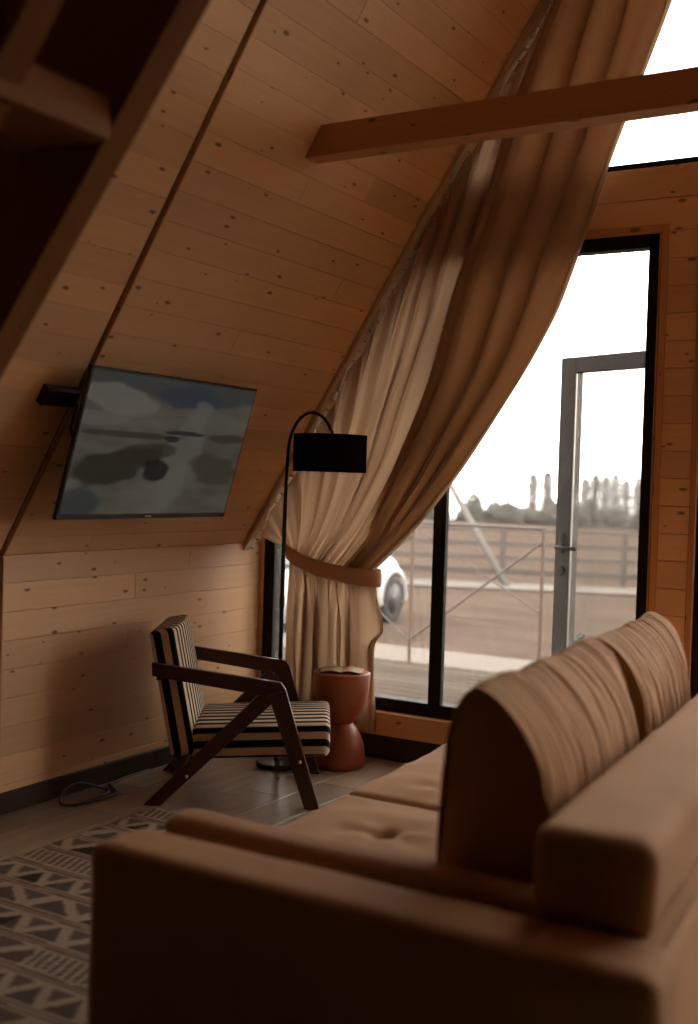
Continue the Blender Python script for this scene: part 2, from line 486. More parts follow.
# ------------------------------------------------------------------ room dimensions
XL, YB, ZK = -3.405, 4.884, 1.022            # knee wall, gable, knee wall height
TH = radians(58.5)
XC = -0.60                                   # ridge
XR = 2 * XC - XL
SL = (XC - XL) / cos(TH)                     # length of the slope
ZR = ZK + SL * sin(TH)
Y0 = -0.95
YS = 3.13                                    # joint between the two cladding panels
BW = .114
UX, UY, UZ = Vector((1, 0, 0)), Vector((0, 1, 0)), Vector((0, 0, 1))
DL = Vector((cos(TH), 0, sin(TH))); NL = Vector((sin(TH), 0, -cos(TH)))
DR = Vector((-cos(TH), 0, sin(TH))); NR = Vector((-sin(TH), 0, -cos(TH)))
slope_x = lambda z: XL + (z - ZK) / tan(TH) if z > ZK else XL

def clad(mb, O, U, V, N, L, W, start=0.0, joints=True):
    """rows of tongue and groove boards over an L x W field, U along the boards"""
    y = -start
    while y < W - 1e-4:
        y0, y1 = max(y, 0), min(y + BW, W)
        if y1 - y0 > .004:
            cuts = [0, L]
            if joints and random.random() < .45: cuts.insert(1, random.uniform(.25, .75) * L)
            for a, b_ in zip(cuts[:-1], cuts[1:]):
                mb.block(Vector(O) + U * a + V * (y0 + .0004), U, V, N, b_ - a - .0008, y1 - y0 - .0008, .016, .0014)
        y += BW

# floor: laminate planks running towards the gable
mb = MB()
x = XL
row = 0
while x < XR:
    y = Y0 - random.uniform(0, 1.2)
    while y < YB:
        a, b_ = max(y, Y0), min(y + 1.28, YB)
        w = min(.19, XR - x)
        if b_ - a > .01: mb.block((x, a, -.02), UY, UX * 1, UZ, b_ - a - .001, w - .001, .02, .0012)
        y += 1.28
    x += .19
mb.block((XL - .2, Y0 - .2, -.12), UX, UY, UZ, XR - XL + .4, YB - Y0 + .45, .10, .001, mi=1)
mb.build('floor', [M['floor'], M['backing']], kind='structure')

# knee wall
mb = MB()
clad(mb, (XL - .016, YS + .008, 0), UY, UZ, UX, YB - YS - .008, ZK)
clad(mb, (XL - .016, Y0, 0), UY, UZ, UX, YS - Y0 - .004, ZK, start=.05)
mb.block((XL - .13, Y0, -.02), UY, UZ, UX, YB - Y0 + .2, ZK + .1, .11, .001, mi=1)
mb.build('wall_left', [M['pine'], M['backing']], kind='structure')
mb = MB()
clad(mb, (XR + .016, Y0, 0), UY, UZ, -UX, YB - Y0, ZK)
mb.block((XR + .13, Y0, -.02), UY, UZ, -UX, YB - Y0 + .2, ZK + .1, .11, .001, mi=1)
mb.build('wall_right', [M['pine'], M['backing']], kind='structure')

# sloping ceilings
S0 = Vector((XL, 0, ZK)) - NL * .016
mb = MB()
clad(mb, S0 + UY * (YS + .006), UY, DL, NL, YB - YS - .006 + .02, SL, start=.03)
clad(mb, S0 + UY * Y0, UY, DL, NL, YS - Y0 - .014, SL, start=.075)
mb.block(S0 + UY * Y0 - NL * .12 - DL * .12, UY, DL, NL, YB - Y0 + .35, SL + .2, .10, .001, mi=1)
mb.build('ceiling', [M['pine'], M['backing']], kind='structure')
R0 = Vector((XR, 0, ZK)) - NR * .016
mb = MB()
clad(mb, R0 + UY * Y0, UY, DR, NR, YB - Y0 + .02, SL, start=.03)
mb.block(R0 + UY * Y0 - NR * .12 - DR * .12, UY, DR, NR, YB - Y0 + .35, SL + .2, .10, .001, mi=1)
mb.build('ceiling.001', [M['pine'], M['backing']], kind='structure')
# thin batten covering one side of the panel joint
mb = MB()
mb.block(Vector((XL, YS + .006, ZK)) + DL * .0, DL, UY, NL, SL - .05, .010, .005, .002)
mb.block((XL, YS + .006, .02), UZ, UY, UX, ZK - .03, .009, .005, .002)
mb.build('trim_1', M['pine_beam'], kind='structure')

# rear gable, closed and unseen; set close and dark to cut bounce light
mb = MB()
mb.prism([(XL - .1, Y0, -.02), (XR + .1, Y0, -.02), (XR + .1, Y0, ZK), (XC, Y0, ZR + .1), (XL - .1, Y0, ZK)], (0, -.1, 0))
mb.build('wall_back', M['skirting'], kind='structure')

# unseen dark partitions, added to block bounce light from the rear
mb = MB()
clad(mb, (.55, 1.516, 0), UX, UZ, UY, XR - .55, 2.48)
clad(mb, (.566, Y0, 0), UY, UZ, -UX, 1.5 - Y0, 2.48)
mb.block((.57, 1.41, 0), UX, UZ, UY, XR - .57, 2.48, .10, .001, mi=1)
mb.block((.67, Y0, 0), UY, UZ, -UX, 1.5 - Y0, 2.48, .095, .001, mi=1)
clad(mb, (XL, .916, 0), UX, UZ, UY, -1.30 - XL, 2.48)
clad(mb, (-1.316, Y0, 0), UY, UZ, UX, .9 - Y0, 2.48)
mb.block((XL, .81, 0), UX, UZ, UY, -1.32 - XL, 2.48, .10, .001, mi=1)
mb.block((-1.42, Y0, 0), UY, UZ, UX, .9 - Y0, 2.48, .095, .001, mi=1)
mb.build('wall_light_blocker', [M['skirting'], M['backing']], kind='structure')

# front gable with openings
W1 = (-3.385, -1.357, .232, 2.462)           # big window
D1 = (-1.172, -.030, .012, 2.462)            # door
W3 = (.165, 2.16, .232, 2.462)
ZU = 2.742                                   # sill of the upper window
zcuts = [0, .232, 2.462, ZU]
def gable_spans(z):
    l, r = slope_x(z) - .02, 2 * XC - slope_x(z) + .02
    sp = [(l, r)]
    def cut(a, b_):
        out = []
        for s, e in sp:
            if b_ <= s or a >= e: out.append((s, e)); continue
            if a > s: out.append((s, a))
            if b_ < e: out.append((b_, e))
        return out
    if .232 < z < 2.462:
        sp = cut(W1[0] if z < ZK + .05 else min(slope_x(z) + .05, W1[1]), W1[1])
        sp = cut(W3[0], W3[1] if z < ZK + .05 else max(2 * XC - slope_x(z) - .05, W3[0]))
    if .012 < z < 2.462: sp = cut(D1[0], D1[1])
    if ZU < z < 5.2: sp = cut(slope_x(z) + .09, 2 * XC - slope_x(z) - .09)
    return sp
mb = MB()
zz = [0.0]
for lo_, hi_ in zip(zcuts, zcuts[1:] + [ZR]):
    n_ = max(1, round((hi_ - lo_) / .118))
    zz += [lo_ + (hi_ - lo_) * (k + 1) / n_ for k in range(n_)]
for z0, z1 in zip(zz[:-1], zz[1:]):
    for s, e in gable_spans((z0 + z1) / 2):
        if e - s > .012:
            mb.block((s, YB + .016, z0 + .001), UX, UZ, -UY, e - s, z1 - z0 - .002, .016, .0025)
            mb.block((s, YB + .16, z0), UX, UZ, -UY, e - s, z1 - z0, .143, .0005, mi=1)
mb.build('wall_front', [M['pine'], M['pine_beam']], kind='structure')

# wooden casing round the front openings
mb = MB()
def casing(x0, x1, z0, z1, w=.028, t=.010, legs='lrtb'):
    if 'l' in legs: mb.block((x0 - w, YB, z0 - w), UZ, UX, -UY, z1 - z0 + 2 * w, w, t, .002)
    if 'r' in legs: mb.block((x1, YB, z0 - w), UZ, UX, -UY, z1 - z0 + 2 * w, w, t, .002)
    if 't' in legs: mb.block((x0, YB, z1), UX, UZ, -UY, x1 - x0, w, t, .002)
    if 'b' in legs: mb.block((x0, YB, z0 - w), UX, UZ, -UY, x1 - x0, w, t, .002)
casing(-2.45, W1[1], W1[2], W1[3], legs='rt')
casing(*D1, legs='lrt')
casing(*W3, legs='l')
# reveals
mb.block((W1[1] - .004, YB - .004, W1[2]), UZ, UY, -UX, W1[3] - W1[2], .06, .008, .001)
mb.block((W1[0], YB - .004, W1[3] - .004), UX, UY, UZ, W1[1] - W1[0], .06, .008, .001)
mb.build('trim_2', M['pine_beam'], kind='structure')
# sill board and skirtings
mb = MB()
mb.block((XL, YB, .118), UX, UZ, -UY, D1[0] - XL - .03, .114, .030, .004)
mb.build('trim_3', M['pine'], kind='structure')
mb = MB(); mb.block((XL, Y0, 0), UY, UZ, UX, YB - Y0, .085, .014, .004); mb.build('baseboard_left', M['skirting'], kind='structure')
mb = MB(); mb.block((XL + .014, YB, 0), UX, UZ, -UY, D1[0] - XL - .05, .116, .016, .003); mb.build('baseboard_front', M['skirting'], kind='structure')

# windows: black frames with panes
def poly_frame(mb, poly, w, y, d):
    """frame bars of width w along the inside of a convex polygon (x, z)"""
    n = len(poly); c = (sum(p[0] for p in poly) / n, sum(p[1] for p in poly) / n)
    for k in range(n):
        a = Vector((poly[k][0], 0, poly[k][1])); b_ = Vector((poly[(k + 1) % n][0], 0, poly[(k + 1) % n][1]))
        e = (b_ - a).normalized(); nn = Vector((-e.z, 0, e.x))
        if nn.dot(Vector((c[0], 0, c[1])) - a) < 0: nn = -nn
        mb.block(a + UY * y, e, nn, -UY, (b_ - a).length, w, d, .003)
win = empty('window_1', (W1[0], YB + .05, W1[2]), kind='structure')
mb = MB()
P1 = [(W1[0], W1[2]), (W1[1], W1[2]), (W1[1], W1[3]), (slope_x(W1[3]) + .06, W1[3]), (W1[0], ZK + .07)]
poly_frame(mb, P1, .062, YB + .085, .07)
mb.block((-2.412, YB + .050, W1[2]), UZ, UX, -UY, W1[3] - W1[2], .066, .034, .003)
mb.build('window_frame', M['frame_black'], win)
for xa, xb in ((W1[0], -2.38), (-2.38, W1[1])):
    mb = MB()
    za, zb = [min(W1[3], ZK + .07 + (xx - W1[0]) * tan(TH)) for xx in (xa, xb)]
    pl = [(xa, W1[2]), (xb, W1[2]), (xb, zb), (xa, za)]
    if za < W1[3] and zb >= W1[3]: pl.insert(3, (slope_x(W1[3]) + .06, W1[3]))
    mb.prism([(p[0], YB + .030, p[1]) for p in pl], (0, .006, 0))
    mb.build('pane', M['glass'], win)
win = empty('window_2', (XC, YB + .05, ZU), kind='structure')
mb = MB()
xu0, xu1 = slope_x(ZU) + .10, 2 * XC - slope_x(ZU) - .10
P2 = [(xu0, ZU), (xu1, ZU), (XC, ZU + (xu1 - XC) * tan(TH))]
poly_frame(mb, P2, .028, YB + .10, .085)
mb.block((XC - .03, YB + .10, ZU), UZ, UX, -UY, P2[2][1] - ZU - .06, .06, .088, .003)
mb.build('window_frame', M['frame_black'], win)
for s in (-1, 1):
    mb = MB()
    mb.prism([(XC, YB + .07, ZU), (xu0 if s < 0 else xu1, YB + .07, ZU), (XC, YB + .07, P2[2][1])], (0, .006, 0))
    mb.build('pane', M['glass'], win)
win = empty('window_3', (W3[0], YB + .05, W3[2]), kind='structure')
mb = MB()
P3 = [(2 * XC - p[0], p[1]) for p in P1]
poly_frame(mb, P3, .062, YB + .10, .085)
mb.build('window_frame', M['frame_black'], win)
mb = MB(); mb.prism([(p[0], YB + .07, p[1]) for p in P3], (0, .006, 0)); mb.build('pane', M['glass'], win)

# door: black frame in the wall, grey leaf swung wide open outside
door = empty('door_1', (D1[0], YB + .1, 0), kind='structure')
mb = MB()
mb.block((D1[0], YB + .14, 0), UZ, UX, -UY, D1[3], .055, .13, .003)
mb.block((D1[1] - .055, YB + .14, 0), UZ, UX, -UY, D1[3], .055, .13, .003)
mb.block((-.30, YB + .14, 0), UZ, UX, -UY, D1[3], .05, .13, .003)
mb.block((D1[0], YB + .14, D1[3] - .055), UX, UZ, -UY, D1[1] - D1[0], .055, .13, .003)
mb.block((D1[0], YB + .14, 2.03), UX, UZ, -UY, D1[1] - D1[0], .05, .13, .003)
mb.block((D1[0], YB + .14, 0), UX, UZ, -UY, D1[1] - D1[0], .02, .13, .003)
mb.build('door_frame', M['frame_black'], door)
mb = MB(); mb.prism([(D1[0], YB + .07, 2.05), (D1[1], YB + .07, 2.05), (D1[1], YB + .07, D1[3]), (D1[0], YB + .07, D1[3])], (0, .006, 0)); mb.build('pane', M['glass'], door)
mb = MB(); mb.prism([(-.28, YB + .07, 0), (D1[1], YB + .07, 0), (D1[1], YB + .07, 2.05), (-.28, YB + .07, 2.05)], (0, .006, 0)); mb.build('pane', M['glass'], door)
AL = radians(23)
leafU = Vector((-cos(AL), sin(AL), 0)); leafN = Vector((-sin(AL), -cos(AL), 0))   # from hinge outwards, and facing the room
hinge = Vector((-1.128, YB + .125, .03)); LW, LH = .862, 1.952
leaf = empty('door_2', hinge, kind='structure')
mb = MB()
for o_, l_, w_ in ((0, LH, .085), (LW - .095, LH, .095)):
    mb.block(hinge + leafU * o_, UZ, leafU, leafN, l_, w_, .055, .003)
mb.block(hinge + leafU * .085, leafU, UZ, leafN, LW - .18, .12, .055, .003)
mb.block(hinge + leafU * .085 + UZ * (LH - .075), leafU, UZ, leafN, LW - .18, .075, .055, .003)
for o_, w_ in ((.086, .006), (LW - .102, .006)):
    mb.block(hinge + leafU * o_ + UZ * .12 + leafN * .046, UZ, leafU, leafN, LH - .2, w_, .010, .002, mi=1)
mb.build('door_leaf_frame', [M['door_grey'], M['steel']], leaf)
mb = MB()
mb.prism([hinge + leafU * a + UZ * b_ + leafN * .044 for a, b_ in ((.08, .11), (LW - .09, .11), (LW - .09, LH - .07), (.08, LH - .07))], leafN * .006)
mb.build('pane', M['glass'], leaf)
hp = hinge + leafU * (LW - .048) + UZ * 1.035 + leafN * .055
mb = MB()
mb.block(hp - leafU * .018 - UZ * .03, UZ, leafU, leafN, .10, .036, .008, .003)
mb.tube([hp, hp + leafN * .045, hp + leafN * .055 - leafU * .012, hp + leafN * .055 - leafU * .135], .010, 8)
mb.build('door_handle', M['handle'], leaf, smooth=True)
mb = MB()
mb.lathe(hp - UZ * .115, [(.024, 0), (.024, .006), (.020, .009), (.010, .010)], 18, axis=leafN)
mb.build('lock_plate', M['handle'], leaf)

# unseen loft over the rear, added to keep the foreground dark
mb = MB()
for k in range(26):
    xx = -1.05 + k * .12
    if xx > 1.15: break
    mb.block((xx, Y0, 2.66), UY, UX, -UZ, 1.97 - Y0, .118, .03, .003)
mb.block((-1.08, 1.93, 2.48), UX, UZ, UY, 2.3, .2, .06, .004)
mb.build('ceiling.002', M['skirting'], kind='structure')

# ------------------------------------------------------------------ tie beam
beam = MB()
bx0 = slope_x(2.60) - .01
beam.block((bx0, 3.725, 2.600), UX, UZ, UY, (XC - slope_x(2.717)) * 2 + .10, .117, .095, .004, uo=(3.3, 9.07), tone=.5)
tb = beam.build('tie_beam', M['pine_beam'])
tag(tb, 'square pine tie beam crossing the room high in front of the curtain', 'beam')

# ------------------------------------------------------------------ ladder stair (space-saver with centre string)
SA = radians(52.4)
sd = Vector((cos(SA), 0, sin(SA))); sn = Vector((-sin(SA), 0, cos(SA)))     # along the string, and up out of its lower edge
SB = Vector((-1.773, 0, 1.966))                                              # a point on the lower edge line
stair = empty('ladder_stair', (-3.25, 1.55, 0), 'dark pine ladder stair rising to the loft under the sloping ceiling', 'stairs')
lo_t = -1.966 / sin(SA) + .02; hi_t = (2.6 - 1.966) / sin(SA)
for ya in (1.824, 1.492, 1.16):
    mb = MB()
    bl = SB + UY * ya
    zf = lambda t: bl + sd * t
    a = zf(lo_t); b_ = zf(hi_t)
    w = .33
    e_ = b_ + sn * w; xw = XL + .03
    a2 = e_ + sd * ((xw - e_.x) / sd.x)
    poly = [a, b_, e_, a2, Vector((xw, ya, a.z))]
    mb.prism(poly, (0, .074, 0), tone=.4)
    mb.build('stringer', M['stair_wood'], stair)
for k in range(-4, 2):
    for (ya, yb, off) in ((1.20, 1.815, 0),):
        zt = 2.060 + k * .50 + off
        if zt < .1 or zt > 2.5: continue
        xt = SB.x + (zt - SB.z) / tan(SA)
        mb = MB()
        rb = []
        mb.block((xt + .022, ya, zt - .005), UY, -UX, UZ, yb - ya, .29, .094, .012, tone=.8)
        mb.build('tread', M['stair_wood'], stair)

# ------------------------------------------------------------------ television on the slope
TT = Vector((-2.851, 0, 1.736)); TB = Vector((-3.015, 0, 1.178))
tu = (TT - TB).normalized(); tn = Vector((tu.z, 0, -tu.x)); TH_ = (TT - TB).length
TY0, TY1 = 3.022, 4.040
tv = empty('television', (-3.0, 3.53, 1.45), 'large flat television tilted forward on the sloping board wall, showing a murky river landscape', 'television')
mb = MB()
mb.block(TB + UY * TY0 - tn * .016, UY, tu, tn, TY1 - TY0, TH_, .016, .003)
mb.build('bezel', M['black_metal'], tv)
mb = MB()
mb.block(TB + tu * .10 + UY * (TY0 + .15) - tn * .05, UY, tu, tn, TY1 - TY0 - .3, TH_ - .2, .035, .012)
mb.build('rear_casing', M['black_metal'], tv)
mb = MB()
ctr = TB + tu * .30 + UY * 3.53 - tn * .05
wallp = S0 + DL * (ctr - S0).dot(DL) + UY * 3.53 + NL * .016
mb.block(wallp - DL * .12 - UY * .18, UY, DL, NL, .36, .24, .012, .003)
for yy in (-.12, .12):
    mb.beam(wallp + UY * yy + DL * .09, ctr + UY * yy + tu * .10, UY, .03, .02)
    mb.beam(wallp + UY * yy - DL * .09, ctr + UY * yy - tu * .12, UY, .03, .02)
mb.build('wall_bracket', M['black_metal'], tv)
# screen picture: a vague aerial landscape, painted as colours on a fine grid
NXs, NYs = 150, 90
sx0, sx1, sz0, sz1 = TY0 + .010, TY1 - .010, .022, TH_ - .010
mb = MB()
mb.grid(lambda i, j: TB + tn * .0012 + UY * (sx0 + (sx1 - sx0) * i / (NXs - 1)) + tu * (sz0 + (sz1 - sz0) * j / (NYs - 1)), NXs, NYs)
scr = mb.build('screen', M['screen'], tv)
cols = np.zeros((NXs * NYs, 4), np.float32); cols[:, 3] = 1
for i in range(NXs):
    for j in range(NYs):
        u, v = i / (NXs - 1), 1 - j / (NYs - 1)          # v down from the top
        n1 = nz(u * 3, v * 5, 1.3); n2 = nz(u * 9, v * 16, 4.1)
        base = np.array([.046, .041, .032]) * (1 + .35 * n1 + .2 * n2)
        def blot(cx, cy, rx, ry, rot=0):
            dx, dy = u - cx, v - cy
            a = dx * cos(rot) + dy * sin(rot); c = -dx * sin(rot) + dy * cos(rot)
            d = (a / rx) ** 2 + (c / ry) ** 2 + .6 * n1 + .45 * n2
            return max(0, min(1, (1.12 - d) / .45))
        def mixc(c, k):
            global base
            return base * (1 - k) + np.array(c) * k
        # sky with cloud
        k = blot(.5, .02, .9, .14); base = mixc((.022, .023, .023), k * .8)
        k = blot(.20, .19, .22, .10, .3); base = mixc((.075, .068, .056), k * .8)
        k = blot(.10, .32, .2, .05); base = mixc((.066, .058, .046), k * .7)
        k = blot(.55, .12, .20, .08); base = mixc((.016, .020, .026), k * .8)
        k = blot(.80, .27, .25, .07, .2); base = mixc((.055, .050, .042), k * .6)
        # river
        k = blot(.60, .62, .11, .45, .15); base = mixc((.062, .058, .050), k * .7)
        # banks
        k = blot(.22, .66, .24, .12, -.35); base = mixc((.012, .010, .007), k * .85)
        k = blot(.36, .55, .18, .07, -.2); base = mixc((.017, .014, .009), k * .75)
        k = blot(.47, .68, .085, .085, -.5); base = mixc((.007, .006, .005), k * .9)
        k = blot(.84, .66, .17, .11, .25); base = mixc((.025, .020, .013), k * .8)
        k = blot(.90, .40, .14, .04); base = mixc((.020, .016, .011), k * .8)
        k = blot(.28, .42, .28, .025); base = mixc((.016, .013, .010), k * .75)
        k = blot(.60, .385, .14, .018); base = mixc((.008, .008, .008), k * .85)
        k = blot(.52, .43, .05, .025); base = mixc((.006, .006, .006), k * .8)
        k = blot(.08, .92, .12, .12); base = mixc((.015, .018, .020), k * .7)
        cols[i * NYs + j, :3] = np.clip(base, 0, 1)
ca = scr.data.color_attributes.new('Col', 'FLOAT_COLOR', 'POINT')
ca.data.foreach_set('color', cols.ravel())
mb = MB()
mb.block(TB + UY * ((TY0 + TY1) / 2 - .018) + tu * .006 + tn * .0002, UY, tu, tn, .036, .008, .0012, .0003)
badge = mb.build('badge', M['steel'], tv); badge['label'] = 'small silver badge'

# black power socket and its lead on the slope
mb = MB()
sp_ = S0 + DL * ((Vector((-3.03, 0, 1.637)) - S0).dot(DL) - .036) + UY * 2.945 + NL * .016
mb.block(sp_, UY, DL, NL, .165, .072, .035, .008)
sk = mb.build('wall_socket', M['black_metal'])
tag(sk, 'black double socket box on the sloping boards beside the television', 'socket')
mb = MB()
pa = sp_ + UY * .165 + DL * .02 + NL * .02
pb = TB + tu * .30 + UY * (TY0 + .03) - tn * .035
mb.tube([pa, pa + UY * .02 - DL * .01, (pa + pb) / 2 - DL * .03, pb], .006, 8)
cb = mb.build('power_cable', M['black_metal'], smooth=True)
tag(cb, 'short black lead from the wall socket to the television', 'cable')

# ------------------------------------------------------------------ curtain
RX0, RX1 = -3.345, -.735
rodz = lambda x: 1.085 + (x - -3.33) * 1.632
YC = 4.792
edge_pts = [(-.735, 5.28), (-.93, 4.62), (-1.14, 4.02), (-1.305, 3.384), (-1.422, 3.073), (-1.545, 2.753), (-1.630, 2.485), (-1.755, 2.127), (-1.888, 1.891),
            (-2.050, 1.648), (-2.180, 1.457), (-2.320, 1.279), (-2.470, 1.109), (-2.640, .950)]
ep = np.array(edge_pts); seg = np.r_[0, np.cumsum(np.linalg.norm(np.diff(ep, axis=0), axis=1))]; seg /= seg[-1]
NS1, NS2, NU = 120, 60, 620
ss = np.linspace(0, 1, NS1)
edge = np.stack([np.interp(ss, seg, ep[:, 0]), np.interp(ss, seg, ep[:, 1])], 1)
for _ in range(6):
    edge[1:-1] = .25 * edge[:-2] + .5 * edge[1:-1] + .25 * edge[2:]
chord = edge[0] * (1 - ss[:, None]) + edge[-1] * ss[:, None]
delta = edge - chord
def phase(u): return 2 * pi * (15 * u - 3.2 * u * u) + 1.0 * sin(2 * pi * 2.3 * u + 1) + .8 * sin(2 * pi * 5.1 * u + .4)
def smooth01(t): t = max(0.0, min(1.0, t)); return t * t * (3 - 2 * t)
def curtain_pt(i, j):
    u = i / (NU - 1)
    tx = RX0 + (RX1 - RX0) * u
    tz = rodz(tx)
    kx, kz = -3.150 + .50 * u, .985 - .05 * u - .02 * sin(pi * u)
    ph = phase(u)
    w_ = 2 * u - 1
    if j < NS1:
        s = ss[j]
        # two broad folds gather the leading part of the cloth; the rest hangs in narrower pleats
        uf = u
        x = tx * (1 - s) + kx * s + delta[j, 0] * u ** 1.5
        z = tz * (1 - s) + kz * s + delta[j, 1] * u ** 1.5
        lead = smooth01((u - .66) / .10)
        open_ = sin(pi * min(1, s * 1.05 + .02)) ** .6
        amp = (.012 + .040 * open_) * (1 - .2 * s)
        gather = s ** 4
        dr = .9 * mnoise.noise(Vector((u * 5, s * 1.6, 7.7)))
        fine = (sin(ph + dr) * .70 + .28 * sin(ph * 2.27 + 2 + dr * 2) + .12 * sin(ph * 4.6 + 1))
        bp = 2 * pi * (u - .66) / .34 * 3.6 + .9 * dr + .6 * sin(u * 31)
        broad = sin(bp) * .80 + .30 * sin(bp * 2 + 1 + dr) + .22 * fine
        y = amp * (fine * (1 - lead) + broad * 1.05 * lead)
        lat = open_ * ((.026 * (.5 + u)) * sin(ph + 1.45 + dr) * (1 - lead) + .070 * sin(bp + 1.5) * lead * smooth01((1 - u) / .10))
        x += lat * .85; z -= lat * .5
        # the leading band lies over the pleats beside it
        over = smooth01((u - .635) / .03) * open_
        x -= .11 * over * (1 - smooth01((u - .64) / .30)); z += .05 * over * (1 - smooth01((u - .64) / .30))
        y -= .045 * over
        y = y * (1 - gather) + gather * (.026 * sin(ph) + .010 * sin(ph * 2.3 + 2) - .045 * sqrt(max(0, 1 - w_ * w_)) + .01)
    else:
        s = (j - NS1 + 1) / NS2
        bx, bz = -3.170 + .51 * u, .150 + .012 * sin(ph * .5)
        x = kx * (1 - s) + bx * s + .012 * sin(pi * s) * sin(ph * .5)
        z = kz * (1 - s) + bz * s
        q = s ** .7
        y = (1 - q) * (.026 * sin(ph) + .010 * sin(ph * 2.3 + 2)) + q * (.020 + .036 * sin(ph * .8 + 1.2 * nz(u * 6, s * 2, 3)) + .010 * sin(ph * 1.9 + 2)) - (1 - s) ** 2 * .045 * sqrt(max(0, 1 - w_ * w_)) + .01
        bump = exp(-((z - .64) / .15) ** 2) if z > .64 else exp(-((z - .64) / .05) ** 2)
        e_ = smooth01((u - .80) / .20)
        x += .075 * bump * e_; y -= .03 * bump * e_
        x += .026 * sin(ph * .8 + 1.5 + 1.2 * nz(u * 6, s * 2, 3)) * smooth01(s / .35)
    return (x, min(YC + y, 4.858), z)
cur = empty('curtain', (-2.9, YC, 0), 'long beige linen curtain swept down the slope and tied back by the window', 'curtain')
mb = MB()
mb.grid(curtain_pt, NU, NS1 + NS2)
mb.build('drape', M['curtain'], cur, smooth=True)
U0 = int(.66 * NU)  # second cloth layer added behind the leading band to darken it
def darkening_pt(i, j):
    p = curtain_pt(U0 + i * 2, j)
    return (p[0] - .012, min(p[1] + .016, 4.866), p[2] + .004)
mb = MB()
mb.grid(darkening_pt, (NU - U0 - 1) // 2, NS1 + 4)
mb.build('darkening_layer', M['darkening'], cur, smooth=True)
# tieback band
NB = 72
def band(i, j):
    a = 2 * pi * i / NB
    xc, hw = -2.903, .264
    x = xc - hw * cos(a)
    w_ = (x - xc) / hw
    front = sin(a)
    y = YC + .005 - (.098 * front if front > 0 else .055 * front) 
    t = (x - (xc - hw)) / (2 * hw)
    zc = .995 - .105 * t - .022 * sin(pi * t)
    hgt = (.034 + .008 * t)
    prof = [(-1, 0), (-1, .006), (-.5, .009), (0, .010), (.5, .009), (1, .006), (1, 0), (0, -.001), (-1, 0)][j]
    fold = .002 * sin(9 * a) 
    return (x - cos(a) * prof[1], y - (front * (prof[1] + fold)), zc + prof[0] * hgt)
mb = MB(); mb.grid(band, NB, 9, wrap_u=True)
mb.build('tieback', M['tieback'], cur, smooth=True)
# track along the slope with its gliders
trk = empty('curtain_track', (RX0, YC, rodz(RX0)), 'pale curtain track with small gliders running up the slope', 'curtain track')
tdir = Vector((1, 0, 1.632)).normalized(); tnrm = Vector((-tdir.z, 0, tdir.x))
mb = MB()
ta = Vector((-3.40, 4.735, rodz(-3.40) + .012)); tL = (Vector((RX1, 0, rodz(RX1))) - Vector((-3.40, 0, rodz(-3.40)))).length
mb.block(ta, tdir, tnrm, UY, tL, .020, .075, .004, tone=.9)
mb.build('rail', M['hook'], trk)
for k in range(92):
    t = (k + .5) / 92 * (tL - .05)
    c = ta + tdir * t - tnrm * .022 + UY * .03
    mb = MB()
    mb.tube([c + tnrm * .014, c, c - tnrm * .012 + tdir * .003], .0045, 6)
    mb.build('glider', M['hook'], trk, smooth=True)

# ------------------------------------------------------------------ armchair
CA = Vector((-3.02, 3.585, 0)); F2 = Vector((-2.448, 3.94, 0))
cf = (F2 - CA).normalized(); csd = Vector((-cf.y, cf.x, 0))
CP = lambda f, s, z: CA + cf * f + csd * s + UZ * z
chair = empty('armchair', CP(.35, .3, 0), 'low armchair with black and cream striped cushions and angled dark wood frame', 'armchair')
def sidepoly(pts, s, t, name):
    mb = MB(); mb.prism([CP(f, s, z) for f, z in pts], csd * t); o = mb.build(name, M['walnut'], chair)
    bv = o.modifiers.new('edge', 'BEVEL'); bv.width = .004; bv.segments = 2; bv.limit_method = 'ANGLE'
    return o
for s in (0.0, .575):
    ins = .004 if s == 0 else -.004
    sidepoly([(.0, .588), (.004, .533), (.47, .462), (.553, .488), (.530, .520)], s, .030, 'armrest')
    sidepoly([(.478, .470), (.548, .497), (.702, 0.0), (.640, 0.0)], s + ins, .030, 'leg')
    sidepoly([(-.022, 0.0), (.050, 0.0), (.505, .440), (.453, .480)], s + ins * 2, .030, 'leg')
for f_, z_ in ((.115, .155), (.60, .195)):
    mb = MB(); mb.beam(CP(f_, .02, z_), CP(f_, .585, z_), UZ, .05, .03); mb.build('cross_rail', M['walnut'], chair)
mb = MB(); mb.beam(CP(.03, .02, .54), CP(.03, .585, .54), UZ, .022, .05); mb.build('cross_rail', M['walnut'], chair)
for f_, z_ in ((.615, .195), (.155, .125)):
    mb = MB(); mb.lathe(CP(f_, 0.0, z_), [(.007, -.004), (.007, .006), (.004, .009)], 12, axis=-csd); mb.build('bolt', M['steel'], chair)
def cushion(name, corner_fn, lo, hi, r, n, topax, hw_ax):
    """corner_fn maps local (a, s, t) to world; stripes run along a and wrap over the edges"""
    mid = (lo[1] + hi[1]) / 2; hw = (hi[1] - lo[1]) / 2
    def uvf(q, nn):
        d = q[1] - mid
        v = d
        if abs(d) > hw - r * 1.05: v = d + (1 if d > 0 else -1) * max(0, hi[2] - q[2]) * .95
        return (q[0], v + .012)
    def dfm(q, nn):
        b = .012 * cos(pi * (q[1] - mid) / (2 * hw)) if nn[2] > .3 else 0
        return corner_fn(q[0], q[1], q[2] + b)
    mb = MB(); rbox(mb, lo, hi, r, n, deform=dfm, uvfn=uvf)
    return mb.build(name, M['stripe'], chair, smooth=True)
# seat: a along f
cushion('seat_cushion', lambda a, s, t: CP(a, s, t + .045 * a + .0), (.165, .042, .175), (.738, .563, .312), .026, (14, 30, 8), 2, 1)
